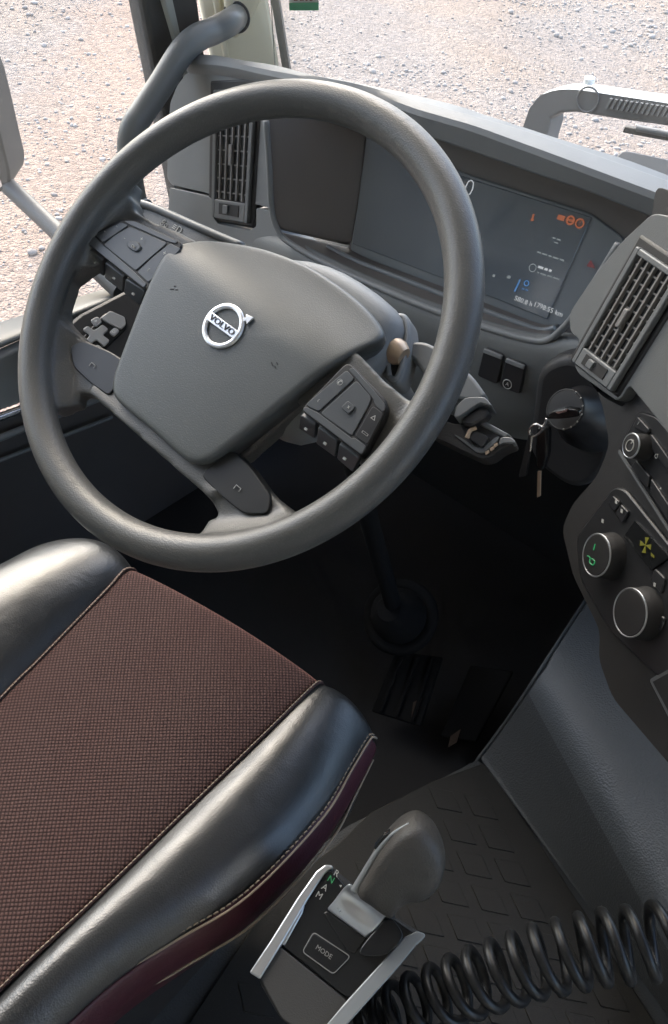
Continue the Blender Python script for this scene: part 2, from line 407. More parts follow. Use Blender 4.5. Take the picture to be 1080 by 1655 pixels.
# ================================================================== SETTING
GZ = -1.35
def ground():
    n = 160; xs = np.linspace(-1, 1, n); s = lambda t: np.sign(t) * (np.abs(t) ** 2.2) * 150
    X, Y = np.meshgrid(s(xs) - 4, s(xs) + 6)
    Z = GZ + .03 * np.sin(X * .9 + 1) * np.cos(Y * .7) + .02 * np.sin(X * 2.1 + Y * 1.3)
    V = np.stack([X, Y, Z], 2).reshape(-1, 3)
    F = [(i * n + j, i * n + j + 1, (i + 1) * n + j + 1, (i + 1) * n + j) for i in range(n - 1) for j in range(n - 1)]
    o = link('ground', mesh(V, F), M['gravel'], recenter=False, smooth=180); setp(o, kind='structure')
    # loose stones, one mesh
    base = bmesh.new(); bmesh.ops.create_icosphere(base, subdivisions=1, radius=1)
    bv = np.array([v.co[:] for v in base.verts]); bf = np.array([[v.index for v in f.verts] for f in base.faces]); base.free()
    N = 42000
    cx = rng.uniform(-13, 3.5, N * 2); cy = rng.uniform(.6, 15, N * 2)
    dn = .5 + .28 * np.sin(cx * 1.1 + 1.7 * np.sin(cy * .6)) + .28 * np.sin(cy * 1.4 + 1.3 * np.sin(cx * .8 + 2)) + .2 * np.sin(cx * 3.1 - cy * 2.3)
    kp = np.argsort(rng.uniform(0, 1, N * 2) - np.clip(dn, .1, 1))[:N]; cx, cy = cx[kp], cy[kp]
    rad = np.clip(rng.lognormal(-5.0, .5, N), .004, .05) * (1 + .04 * cy)
    rad[:90] = rng.uniform(.025, .065, 90)
    px = bv[None] * (1 + rng.normal(0, .16, (N, len(bv), 1))) * rad[:, None, None] * rng.uniform(.7, 1.25, (N, 1, 3)) * np.array([1, 1, .6])
    a = rng.uniform(0, 6.28, N); ca, sa = np.cos(a)[:, None], np.sin(a)[:, None]
    x2 = px[..., 0] * ca - px[..., 1] * sa; y2 = px[..., 0] * sa + px[..., 1] * ca
    gz = GZ + .03 * np.sin(cx * .9 + 1) * np.cos(cy * .7) + .02 * np.sin(cx * 2.1 + cy * 1.3)
    P = np.stack([x2 + cx[:, None], y2 + cy[:, None], px[..., 2] + (gz + rad * .25)[:, None]], 2).reshape(-1, 3)
    F = (bf[None] + (np.arange(N) * len(bv))[:, None, None]).reshape(-1, 3)
    me = bpy.data.meshes.new('gravel'); me.vertices.add(len(P)); me.vertices.foreach_set('co', P.ravel())
    me.loops.add(F.size); me.loops.foreach_set('vertex_index', F.ravel()); me.polygons.add(len(F)); me.polygons.foreach_set('loop_start', np.arange(0, F.size, 3)); me.update(calc_edges=True)
    o = link('gravel', me, M['stone'], recenter=False, smooth=0)
    setp(o, 'loose pale gravel stones strewn over the yard', 'gravel', kind='stuff')
ground()

def boxs(name, x0, x1, y0, y1, z0, z1, mt, parent=None, bevel=0, **k):
    return link(name, box_mesh(((x0 + x1) / 2, (y0 + y1) / 2, (z0 + z1) / 2), ((x1 - x0) / 2, 0, 0), (0, (y1 - y0) / 2, 0), (0, 0, (z1 - z0) / 2)), mt, parent, bevel=bevel, **k)
XL, XR, YB = -.64, 1.62, -1.45
# cab shell behind and above the camera
setp(boxs('cab_roof', XL - .04, XR + .04, YB, .50, 1.76, 1.80, M['headliner']), kind='structure')
setp(boxs('cab_rear_wall', XL, XR, YB - .04, YB, -.2, 1.758, M['cabgrey']), kind='structure')
wl = setp(boxs('cab_side_wall_left', XL - .04, XL, YB + .002, -.62, -.2, 1.758, M['cabgrey']), kind='structure')
wr = setp(boxs('cab_side_wall_right', XR, XR + .04, YB + .002, -.35, -.2, 1.758, M['cabgrey']), kind='structure')
boxs('wall_panel', XR, XR + .04, -.348, .70, -.2, .45, M['cabgrey'], wr)
setp(boxs('footwell_floor', XL, .35, -1.4, .86, -.16, -.12, M['carpet']), kind='structure')
setp(boxs('cab_kick_panel', XL - .04, XL, .50, .855, -.2, .47, M['carpet']), kind='structure')
setp(boxs('firewall', XL, XR, .86, .90, -.16, .50, M['carpet']), kind='structure')

# raised centre floor with rubber mat
fl = setp(slab('cab_floor', [Vector(p) for p in [(.300, .84, -.004), (.298, .283, -.004), (.212, .047, -.004), (.16, -.2, -.004), (.16, -1.44, -.004), (1.61, -1.44, -.004), (1.61, .84, -.004)]], .1, M['hump_shaded']), kind='structure')
A0, B0 = ZP(780, 1222, 0), ZP(950, 1467, 0)
A1, B1 = ZP(868, 1094, .15), ZP(1012, 1372, .15)
A2, B2 = ZP(955, 960, .20), ZP(1085, 1215, .20)
A3, B3 = A2 + Vector((.02, .25, .08)), B2 + Vector((.03, .25, .08))
def ex(a, b, t): return a + (b - a) * t
rows = []
hump_cols = (0, .06, .3, .6, 1.0, 1.6, 3.5)
for (a, b, dz) in ((A0 + (A0 - A1) * .13, B0 + (B0 - B1) * .13, .027), (A0 + (A0 - A1) * .06, B0 + (B0 - B1) * .06, .018), (A0, B0, .012), (ex(A0, A1, .5), ex(B0, B1, .5), -.012), (ex(A0, A1, .86), ex(B0, B1, .86), -.004), (ex(A1, A2, .10), ex(B1, B2, .10), .004), (ex(A1, A2, .5), ex(B1, B2, .5), .006), (A2, B2, 0), (A3, B3, 0)):
    rows.append([ex(a, b, t) + Vector((0, 0, dz)) for t in hump_cols])
hp = thing('floor_step', (A0 + B0) / 2, 'dark grey grained floor step rising under the centre console', 'floor trim')
tp = sheet('moulding', rows, M['hump'], hp, .006, 3)
tp.data.materials.append(M['hump_shaded'])
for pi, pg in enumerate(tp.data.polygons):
    if pi < 4 * (len(hump_cols) - 1): pg.material_index = 1  # riser faces take the trim copy with shade painted in
# left flank of the step down into the footwell
sheet('flank', [[r[0] for r in rows], [r[0] + Vector((-.004, 0, -.2)) for r in rows]], M['hump_shaded'], hp, .004, 0)

# rubber floor mat with raised bricks
mat_o = thing('rubber_floor_mat', ZP(750, 1420, 0), 'dark rubber floor mat with staggered raised treads beside gear selector', 'floor mat')
def mz(x, y): return Vector((x, y, 0))
mp = [ZP(786, 1232, .004), ZP(700, 1262, .004), ZP(600, 1312, .004), ZP(545, 1365, .004), Vector((.20, -.10, .004)), Vector((.24, -.35, .004)), Vector((.75, -.35, .004)), Vector((.72, .10, .004)), ZP(950, 1480, .004)]
slab('mat_sheet', mp, .008, M['rubber'], mat_o, bevel=.002)
# raised treads on a skewed lattice
o0 = ZP(742, 1344, .004); lu = ZP(802, 1356, .004) - o0; lv = ZP(766, 1398, .004) - o0
proto = None; cnt = 0
for i in range(-12, 12):
    for j in range(-9, 9):
        c = o0 + lv * i + lu * j
        ins = True
        for k in range(len(mp)):
            a, b = mp[k], mp[(k + 1) % len(mp)]
            sd_ = ((b.x - a.x) * (c.y - a.y) - (b.y - a.y) * (c.x - a.x)) / (b - a).length
            if sd_ < .03: ins = False
        if not ins or c.x > .66 or c.y < -.22: continue
        if proto is None:
            proto = link('tread', box_mesh((c.x, c.y, c.z + .0002), lu * .34, lv * .34, (0, 0, .0016)), M['rubber'], mat_o, bevel=.0006, seg=1); pc = c
        else:
            q = proto.copy(); COL.objects.link(q); q.location = proto.location + (c - pc)
        cnt += 1
print('bricks', cnt)

# pedals and column boot in the dark footwell
pd = thing('accelerator_pedal', ZP(690, 1120, -.1), 'dark ribbed accelerator pedal in the unlit footwell', 'pedal')
pq = [PL(x, y, (0, .33, -.02), (0, -.6, .8)) for x, y in ((640, 1052), (715, 1062), (680, 1175), (600, 1150))]
slab('pad', pq, .012, M['boot'], pd, bevel=.003)
for t in (.18, .5, .82):
    a, b = ex(pq[0], pq[1], t), ex(pq[3], pq[2], t); nn = newell(pq); nn = nn if nn.z > 0 else -nn
    link('rib', box_mesh((a + b) / 2 + nn * .002, (b - a) * .46, (pq[1] - pq[0]).normalized() * .003, nn * .003), M['boot'], pd, bevel=.001)
slab('worn_patch', [PL(x, y, Vector((0, .33, -.02)) + Vector((0, -.6, .8)) * .002, (0, -.6, .8)) for x, y in ((668, 1135), (682, 1128), (672, 1158), (664, 1166))], .001, M['rust'], pd)
pb = thing('brake_pedal', YP(735, 1160, .36), 'dark brake pedal with worn brown corner in footwell', 'pedal')
pq = [PL(x, y, (0, .36, -.03), (0, -.6, .8)) for x, y in ((760, 1075), (830, 1085), (770, 1200), (712, 1190))]
slab('pad', pq, .012, M['boot'], pb, bevel=.003)
slab('worn_patch', [PL(x, y, Vector((0, .36, -.03)) + Vector((0, -.6, .8)) * .002, (0, -.6, .8)) for x, y in ((728, 1190), (745, 1178), (738, 1200), (724, 1208))], .001, M['rust'], pb)
bt = thing('column_boot', Vector((0.02, .33, -.1)), 'round dark rubber boot around the steering shaft', 'boot')
cb = YP(650, 985, .36)
link('boot_ring', torus_mesh(cb + Vector((0, 0, -.02)), (0, -.6, .8), .055, .012, 40, 8), M['boot'], bt)
link('boot_cone', lathe_mesh(cb + Vector((0, 0, -.02)), (0, -.6, .8), [(.05, 0), (.045, .03), (.04, .035), (.036, .06), (.03, .065), (.02, .08)]), M['boot'], bt)
link('shaft', tube_mesh([cb + Vector((0, -.03, .03)), wp(0, -10, -300)], .014, 14), M['boot'], bt)

# ================================================================== PILLAR, DOOR, GLASS
PN = (.8, -.6, 0); PP0 = (-.60, .66, .75)
def up_to(p_low, p_hi, z):   # carry a measured edge on to height z
    d = p_hi - p_low; return p_low + d * ((z - p_low.z) / d.z)
pl_ = thing('windscreen_pillar', PL(400, 110, PP0, PN), 'cream plastic trimmed windscreen pillar behind the grab rail', 'pillar')
R0, R1 = PL(453, 114, PP0, PN), PL(434, 0, PP0, PN); L0_, L1_ = PL(342, 100, PP0, PN), PL(322, 0, PP0, PN)
slab('pillar_trim', [R0 + (R0 - R1) * .6, R0, R1, up_to(R0, R1, 1.755), up_to(R0, R1, 1.755) + (L1_ - R1), L1_, L0_, L0_ + (L0_ - L1_) * .6], .05, M['cream'], pl_, bevel=.006, seg=3)
# raised moulding that takes the rail end
o_ = lambda x, y, d: PL(x, y, Vector(PP0) + Vector(PN) * d, PN)
slab('rail_mount', [o_(362, -60, .03), o_(430, -60, .03), o_(426, -5, .03), o_(405, 38, .03), o_(381, 68, .03), o_(372, 55, .03), o_(364, 10, .03)], .03, M['cream'], pl_, bevel=.008, seg=3)
slab('inner_rib', [o_(340, -20, .004), o_(352, -20, .004), o_(372, 98, .004), o_(362, 98, .004)], .012, M['cream'], pl_, bevel=.003)
# windscreen rubber along the pillar
slab('windscreen_seal', [R0 + Vector((.012, .012, 0)) + (R0 - R1) * .5, up_to(R0, R1, 1.755) + Vector((.012, .012, 0)), up_to(R0, R1, 1.755) + Vector((.002, .004, 0)), R0 + Vector((.002, .004, 0)) + (R0 - R1) * .5], .02, M['seal'], pl_)

XD = -.60
dr = thing('driver_door', Vector((XD, .1, -.1)), 'dark grey driver door with window ledge beside the seat', 'door')
# window frame upright beside the pillar
f0, f1 = XP(268, 190, XD - .02), XP(232, 0, XD - .02); g0, g1 = XP(345, 190, XD - .02), XP(320, 0, XD - .02)
slab('window_frame', [f0 + (f0 - f1) * 1.2, f0, f1, up_to(f0, f1, 1.74), up_to(f0, f1, 1.74) + (g1 - f1), g1, g0, g0 + (g0 - g1) * 1.2], .04, M['seal'], dr, bevel=.005)
s0, s1 = XP(292, 90, XD + .004), XP(266, 0, XD + .004); t0, t1 = XP(300, 90, XD + .004), XP(280, 0, XD + .004)
slab('frame_strip', [s0 + (s0 - s1) * .8, s1, up_to(s0, s1, 1.74), up_to(s0, s1, 1.74) + (t1 - s1), t1, t0 + (t0 - t1) * .8], .012, M['seal_light'], dr, bevel=.003)
# ledge, inner panel
XI = -.53
y0, y1 = -.6, .52
def lin(pa, pb, x):
    a, b = XP(*pa, x), XP(*pb, x)
    return lambda y: a.z + (b.z - a.z) * (y - a.y) / (b.y - a.y)
zo, zi, zs_, zc = lin((0, 522), (187, 462), XD), lin((0, 557), (198, 477), -.548), lin((0, 580), (33, 565), -.540), lin((0, 672), (38, 658), XI)
ys = np.linspace(y0, y1, 9)
sheet('window_ledge', [[Vector((XD - .03, y, zo(y) - .06)), Vector((XD - .012, y, zo(y) - .003)), Vector((XD, y, zo(y))), Vector((XD + .01, y, ex(zo(y), zi(y), .2))), Vector((-.555, y, zi(y) + .003)), Vector((-.548, y, zi(y))), Vector((-.547, y, zi(y) - .004)), Vector((-.555, y, zi(y) - .010)), Vector((-.556, y, zs_(y) + .004))] for y in ys], M['vent'], dr, .003, 2)
dp = [[Vector((-.556, y, zs_(y) + .006)), Vector((-.545, y, zs_(y) + .004)), Vector((-.540, y, zs_(y))), Vector((-.540, y, zs_(y) - .004)), Vector((-.542, y, ex(zs_(y), zc(y), .5))), Vector((XI - .004, y, zc(y) + .004)), Vector((XI - .004, y, zc(y) - .1)), Vector((XI - .02, y, zc(y) - .14)), Vector((XI - .04, y, -.16))] for y in ys]
sheet('upper_panel', [r[:6] for r in dp], M['dash'], dr, .004, 2)
sheet('door_panel', [[r[5] + Vector((-.001, 0, .001))] + r[6:] for r in dp], M['door'], dr, .004, 2)
# chrome-edged pull and pocket rails
def rail(name, pa, pb, x, r, mt, ext=.5, parent=dr):
    a, b = XP(*pa, x), XP(*pb, x); d = (b - a).normalized()
    return link(name, tube_mesh([a - d * ext, a, b, b + d * .16], r, 10), mt, parent)
rail('pull_rail', (0, 676), (38, 662), XI + .006, .0055, M['chrome'])
rail('pocket_rail', (0, 708), (40, 692), XI + .012, .006, M['dash'])
rail('pocket_lip', (0, 744), (52, 724), XI + .008, .0035, M['dash'])
# armrest with mirror switches
sp_P = XP(150, 545, -.47); sp_N = Vector((.55, -.25, .8)).normalized()
def SW(x, y, d=0): return PL(x, y, sp_P + sp_N * d, sp_N)
slab('armrest', [SW(50, 606), SW(80, 548), SW(130, 506), SW(200, 470), SW(270, 470), SW(262, 545), SW(150, 618)], .03, M['dash_dark'], dr, bevel=.006)
spn = slab('switch_panel', rounded([SW(120, 560, .003), SW(172, 502, .003), SW(205, 512, .003), SW(206, 530, .003), SW(165, 570, .003), SW(150, 590, .003)], .012), .008, M['gloss'], dr, bevel=.002)
def key_(pts, d=.007): return slab('switch', rounded([SW(x, y, d) for x, y in pts], .003, 2), .005, M['switch_key'], spn, bevel=.001)
key_([(163, 514), (178, 502), (202, 512), (204, 524), (196, 532), (176, 522)])
key_([(146, 517), (158, 511), (166, 520), (155, 528)])
key_([(176, 537), (186, 528), (194, 534), (184, 544)])
key_([(133, 532), (142, 526), (152, 534), (166, 524), (176, 532), (166, 541), (178, 550), (168, 560), (156, 548), (146, 556), (138, 550), (146, 541)])
key_([(150, 562), (158, 556), (168, 564), (160, 572)])
for x, y in ((155, 519), (184, 536)):
    link('lamp', lathe_mesh(SW(x, y, .0072), sp_N, [(.0012, 0), (.0012, .0006)], 10), M['e_white'], spn)

# panes
gd = link('door_glass', box_mesh((XD - .032, -.05, 1.05), (.002, 0, 0), (0, .58, 0), (0, 0, .69)), M['glass_clean'], dr)
ws = thing('windscreen', Vector((.5, .8, .70)), 'large clear windscreen pane above the dashboard', 'windscreen')
wz0, wz1 = .50, 1.755
def wsy(x, z): return .80 - .10 * ((x - .49) / 1.1) ** 2 - .16 * (z - wz0)
xs = np.linspace(-.585, 1.585, 15); zs = np.linspace(wz0, wz1, 6)
sheet('pane', [[Vector((x, wsy(x, z), z)) for x in xs] for z in zs], M['glass'], ws, .005, 0)
st = thing('windscreen_sticker', Vector((0, .7, .9)), 'small pale sticker with green border on windscreen top', 'sticker')
def WSP(x, y, off=.004):
    # march the ray to the curved pane
    d = ray(x, y); lo, hi = .3, 3.0
    for _ in range(40):
        mid = (lo + hi) / 2; p = CAM_POS + d * mid
        if p[1] < wsy(p[0], p[2]) - off: lo = mid
        else: hi = mid
    return Vector(CAM_POS + d * lo)
slab('paper', [WSP(466, -60), WSP(515, -58), WSP(515, 17), WSP(468, 17)], .0006, M['sticker'], st)
slab('border', [WSP(467, 5, .0065), WSP(515, 4, .0065), WSP(515, 17, .0065), WSP(468, 17, .0065)], .0006, M['sticker_green'], st)
for x0, w_ in ((475, 6), (485, 6), (494, 3), (501, 4)):   # feet of the dark print cut off by the picture edge
    slab('print_mark', [WSP(x0, -14, .0066), WSP(x0 + w_, -14, .0066), WSP(x0 + w_, 1, .0066), WSP(x0, 1.5, .0066)], .0004, M['sticker_red'], st)

# grab rail
gr = thing('grab_rail', XP(207, 300, -.56), 'curved grey grab rail fixed to the cream pillar', 'grab rail')
pth = [o_(384, 26, .012), XP(372, 36, -.558), XP(345, 50, -.556), XP(318, 62, -.552), XP(293, 86, -.55), XP(262, 135, -.55), XP(232, 180, -.55), XP(216, 205, -.55), XP(210, 235, -.552), XP(212, 290, -.557), XP(222, 345, -.56), XP(228, 420, -.57)]
link('tube', tube_mesh(catmull(pth, 5), .0185, 20), M['rail'], gr, smooth=180)
link('end_collar', torus_mesh(o_(382, 28, .030), (PL(345, 50, (-.556, 0, 0), (1, 0, 0)) - o_(384, 26, .012)), .0195, .0035, 32, 8), M['seal'], gr)

# ================================================================== OUTSIDE FITTINGS
mr = thing('door_mirror', Vector((-.95, .33, .40)), 'grey exterior door mirror on its arm left of the wheel', 'mirror')
MN = Vector((.55, -.83, .05)).normalized(); MP = Vector(XP(10, 250, -.92)); 
def MI(x, y, d=0): return PL(x - 8, y, MP + MN * d, MN)
hs = [MI(-190, 40), MI(-90, 42), MI(-26, 85), MI(-8, 150), MI(10, 225), MI(25, 285), MI(22, 306), MI(8, 312), MI(-190, 314)]
link('housing', slab_mesh(rounded(hs, .03, 3), .09, .12), M['mirror_case'], mr, bevel=.012, seg=3)
slab('mirror_glass', [MI(-180, 55, .002), MI(-50, 55, .002), MI(-28, 185, .002), MI(-8, 245, .002), MI(12, 300, .002), MI(6, 306, .002), MI(-180, 307, .002)], .004, M['mirror'], mr)
slab('glass_divider', [MI(-28, 245, .006), MI(-2, 268, .006), MI(-1, 272, .006), MI(-28, 251, .006)], .003, M['paint_dark'], mr)
a, b = MI(10, 290, -.03), XP(125, 405, -.68)
link('arm', tube_mesh([a + (a - b) * .3, a, b, b + (b - a) * .5], .016, 16, flat=.8), M['mirror_case'], mr)

br = thing('front_bracket', YP(870, 230, .95), 'pale curved bracket with ribbed underside outside the windscreen', 'bracket')
BY = .96
pts = [(836, 262), (842, 215), (856, 175), (874, 153), (905, 145), (936, 146), (1008, 158), (1080, 168), (1180, 186)]
wid = [50, 48, 46, 40, 34, 32, 31, 30, 30]
secs = []
P3 = [YP(x, y, BY) for x, y in pts]
for i, p in enumerate(P3):
    tn = (P3[min(i + 1, len(P3) - 1)] - P3[max(i - 1, 0)]).normalized(); nrm = Vector((tn.z, 0, -tn.x)); w = wid[i] * .00105
    secs.append([p, p + nrm * w, p + nrm * w + Vector((0, .05, .0)), p + Vector((0, .05, .0)), p])
me = grid_mesh(secs); fixn(me)
link('bar', me, M['paint_dark'], br, bevel=.004, seg=3)
# painted upper skin
sk = [[p + Vector((-.001, -.003, .0)) + n_ * -.003 + Vector((0, q, 0)) for q in (0, .058)] for p, n_ in [(p, (lambda t: Vector((t.z, 0, -t.x)))((P3[min(i + 1, len(P3) - 1)] - P3[max(i - 1, 0)]).normalized())) for i, p in enumerate(P3)]][2:]
sheet('painted_skin', sk, M['paint'], br, .004, 2)
for i in range(24):
    x = 985 + i * 8.2; y = 154 + (x - 985) * .145 + 13
    link('rib', box_mesh(YP(x, y, BY - .003), (.0022, 0, 0), (0, .004, 0), (.0015, 0, .008)), M['dash'], br)
link('mount_eye', torus_mesh(YP(950, 161, BY - .002), (0, 1, 0), .019, .0018, 32, 8), M['paint_dark'], br)
link('bolt', lathe_mesh(YP(952, 134, BY + .02), (0, -.2, 1), [(.009, 0), (.009, .008), (.006, .010)], 12), M['paint'], br)
wi = thing('wiper', YP(1050, 215, .9), 'short dark wiper blade beyond the windscreen', 'wiper')
link('blade', box_mesh((YP(1010, 208, .90) + YP(1130, 230, .90)) / 2, (YP(1130, 230, .90) - YP(1010, 208, .90)) / 2, (0, .006, 0), (0, .0, .005)), M['seal'], wi, bevel=.002)
link('spine', tube_mesh([YP(1030, 207, .895), YP(1130, 226, .895)], .005, 8), M['paint_dark'], wi)

# ================================================================== DASHBOARD
db = thing('dashboard', Vector((0, .5, .3)), 'grey moulded dashboard with hooded instrument display', 'dashboard')
EFy = .40
# hood: profile lofted along x
def hood_row(x, lx=0):
    # front lip height follows the measured edge
    return None
hx = [668, 715, 767, 830, 888, 952, 1016, 1080, 1180, 1300]
ef_px = [(x, float(np.interp(x, [647, 767, 888, 1080, 1300], [173, 209, 253, 325, 410]))) for x in hx]
eb_px = [(x, float(np.interp(x, [660, 767, 847, 952, 1048, 1300], [203, 240, 268, 303, 341, 442]))) for x in hx]
er_px = [(x, float(np.interp(x, [647, 747, 839, 984, 1080, 1300], [161, 189, 215, 265, 300, 384]))) for x in hx]
rows = []
for (e, b, r) in zip(ef_px, eb_px, er_px):
    F_ = YP(*e, EFy); B_ = YP(*b, EFy + .004); Rr = ZP(*r, F_.z + .002)
    rows.append([B_ + Vector((0, .075, .012)), B_ + Vector((0, .02, .002)), B_ + Vector((0, .0015, -.0005)), B_ + Vector((0, -.0005, .001)), F_ + Vector((0, -.0005, -.0025)), F_ + Vector((0, .0015, .0003)), Rr + Vector((0, -.003, .0005)), Rr, Rr + Vector((0, .03, -.015)), Rr + Vector((0, .10, -.08))])
# left end: hood sweeps down to the side panel
LPN = Vector((-.12, -.96, .2)).normalized(); LPP = Vector((-.42, .42, .70))
def LP(x, y, d=0): return PL(x, y, LPP + LPN * d, LPN)
lead = []
for (gx, gy), (tx, ty) in (((305, 112), (314, 94)), ((330, 113), (338, 94)), ((357, 115), (362, 97)), ((390, 121), (400, 104)), ((423, 129), (449, 112)), ((500, 150), (505, 127)), ((575, 174), (575, 140))):
    k = (gx - 305) / 265.0
    G = LP(gx, gy, 0) if gx < 430 else ex(LP(423, 129), YP(650, 174, EFy), (gx - 423) / 227.0)
    T = PL(tx, ty, (0, 0, G.z + .012), (0, 0, 1))
    lead.append([G + Vector((0, .07, -.002)), G + Vector((0, .02, -.004)), G + Vector((0, .0015, -.003)), G, G + Vector((0, -.0003, .007)), G + Vector((0, .002, .0105)), T + Vector((0, -.003, .001)), T, T + Vector((0, .03, -.015)), T + Vector((0, .1, -.08))])
hr = lead + rows
hc = [catmull([r[j] for r in hr], 5) for j in range(len(hr[0]))]
link('hood', grid_mesh([[c_[i] for c_ in hc] for i in range(len(hc[0]))]), M['dash'], db, solid=.004, smooth=35)

# shelf between hood and windscreen, with storage lid
boxs('windscreen_shelf', -.56, 1.55, .47, .855, .46, .50, M['dash_dark'], db, bevel=.01)
lid = [(985, 269), (1004, 240), (1080, 256), (1200, 288), (1230, 345), (1080, 310)]
slab('storage_lid', rounded([PL(x, y, (0, .50, .80), (0, -.45, .9)) for x, y in lid], .012), .06, M['dash'], db, bevel=.006, seg=3)

# back wall with the display
BP, BN = Vector((0, .46, .72)), Vector((0, -.94, .34)).normalized()
def BW(x, y, d=0): return PL(x, y, BP + BN * d, BN)
slab('display_surround', [BW(583, 180, -.004), BW(760, 236, -.004), BW(1060, 330, -.004), BW(1040, 420, -.004), BW(900, 560, -.004), BW(560, 440, -.004)], .01, M['recess'], db)
slab('display_bezel', rounded([BW(590, 215, 0), BW(760, 283, 0), BW(955, 345, 0), BW(1012, 388, 0), BW(900, 545, 0), BW(880, 530, 0), BW(566, 408, 0)], .01), .006, M['bezel'], db, bevel=.0015)
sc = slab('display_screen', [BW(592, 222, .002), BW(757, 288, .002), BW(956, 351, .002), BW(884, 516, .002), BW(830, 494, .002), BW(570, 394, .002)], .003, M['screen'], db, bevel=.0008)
DX = (BW(956, 351) - BW(757, 288)).normalized(); DY = (BW(957, 349) - BW(885, 515)).normalized()
def dtext(s, size, x, y, m_, align='CENTER', thin=0.0): return text('lettering', s, size, BW(x, y, .0024), DX, Vector((0, .34, .94)), M[m_], sc, align=align, thin=thin)
dtext('0', .030, 758, 305, 'e_white', thin=.022)
dtext('580.8 h', .0085, 846, 487, 'e_white'); dtext('1798:55 km', .0085, 886, 500, 'e_white')
def dline(x0, y0, lens, hgt, m_):   # lines of print too small to read in the photograph
    x = x0
    for l_ in lens:
        a, b = BW(x, y0 + (x - x0) * .33, .0024), BW(x + l_, y0 + (x + l_ - x0) * .33, .0024)
        link('print_line', box_mesh((a + b) / 2, (b - a) / 2, Vector((0, .34, .94)) * hgt, BN * .0003), M[m_], sc); x += l_ + 2.2
dline(893, 384, (5, 6), .0009, 'e_dim'); dline(895, 391, (7,), .0007, 'e_dim')
dline(868, 407, (6, 8, 5, 9, 7), .0010, 'e_dim'); dline(870, 431, (8, 5, 4), .0014, 'e_white'); dline(868, 440, (3, 9, 7, 10), .0009, 'e_dim')
def ring(x, y, R_, r_, m_, name='warning_lamp'): return link(name, torus_mesh(BW(x, y, .0024), BN, R_, r_, 20, 6), M[m_], sc)
ring(937, 361, .0048, .0010, 'e_orange'); ring(922, 356, .0044, .0012, 'e_orange'); dtext('!', .0075, 937, 361, 'e_orange')
link('warning_lamp', box_mesh(BW(907, 352, .0024), DX * .0045, (0, .001, .0026), BN * .0004), M['e_orange'], sc)
link('warning_lamp', box_mesh(BW(922, 356, .0024), DX * .0036, (0, .0005, .0012), BN * .0006), M['e_orange'], sc)
slab('warning_lamp', [BW(861, 346, .0026), BW(864, 346, .0026), BW(862, 353, .0026), BW(863, 357, .0026), BW(857, 357, .0026), BW(859, 353, .0026)], .0005, M['e_orange'], sc)
slab('hazard_mark', [BW(955, 420, .0035), BW(962, 434, .0035), BW(948, 430, .0035)], .0005, M['e_red'], db)
link('gauge_bar', box_mesh(BW(837, 460, .0024), DX * .0009, (0, .004, .008), BN * .0004), M['e_blue'], sc)
ring(851, 458, .003, .0007, 'e_blue', 'gauge_mark'); dline(843, 466, (4, 4), .0007, 'e_blue'); dline(820, 447, (5,), .0018, 'e_dim'); dline(796, 445, (4,), .0018, 'e_dim')
ring(861, 433, .0045, .0006, 'e_dim', 'gauge_mark')

# recess side wall and shelf
LY = .36
lip_px = [(431, 196), (436, 270), (440, 338), (450, 372), (468, 392), (530, 428), (615, 466), (700, 501), (790, 531), (850, 548), (882, 551), (905, 536), (935, 500), (1000, 395)]
lip = [YP(x, y, LY) for x, y in lip_px]
top_l = YP(425, 100, LY)
wall_back = [BW(592, 160, 0), BW(588, 250, 0), BW(578, 330, 0), BW(568, 392, 0)]
sheet('recess_wall', [[ex(a, b, t) for t in (0, .05, .35, .7, .95, 1)] for a, b in ((YP(429, 150, LY + .012), BW(597, 185, 0)), (lip[0], BW(594, 215, 0)), (lip[1], BW(588, 270, 0)), (lip[2], BW(578, 345, 0)), (lip[3], BW(568, 400, 0)))], M['recess'], db, .004, 1)
shelf_b = [BW(566, 404, 0), BW(610, 424, 0), BW(700, 456, 0), BW(790, 490, 0), BW(850, 514, 0), BW(886, 528, 0), BW(905, 520, 0)]
shelf_f = lip[4:11]
sheet('recess_shelf', [[ex(a, b, t) for t in (0, .06, .5, .94, 1)] for a, b in zip([lip[3]] + shelf_f, [BW(566, 400, 0)] + shelf_b)], M['recess'], db, .004, 1)
link('shelf_step', tube_mesh(catmull([ex(a, b, .62) + Vector((0, 0, .001)) for a, b in zip(shelf_f, shelf_b)], 4), .004, 8), M['bezel'], db)
link('recess_lip', tube_mesh(catmull([p + Vector((0, -.001, .0005)) for p in lip], 5), .0042, 10), M['dash'], db, smooth=180)

# left end panel
slab('end_panel', rounded([LP(305, 114), LP(286, 138), LP(275, 166), LP(271, 215), LP(270, 288), LP(277, 299), LP(333, 312), LP(345, 318), LP(420, 332), LP(440, 338), LP(431, 190), LP(427, 131), LP(390, 122), LP(357, 116)], .006, 3), .06, M['dash'], db, bevel=.006, seg=3)
slab('lower_end_panel', rounded([LP(274, 303, .004), LP(333, 316, .004), LP(342, 322, .004), LP(346, 352, .004), LP(352, 362, .004), LP(404, 372, .004), LP(414, 366, .004), LP(414, 336, .004), LP(440, 342, .004), LP(450, 380, .004), LP(470, 398, .004), LP(475, 460, .004), LP(270, 420, .004), LP(272, 340, .004)], .004, 3), .06, M['dash'], db, bevel=.004, seg=3)

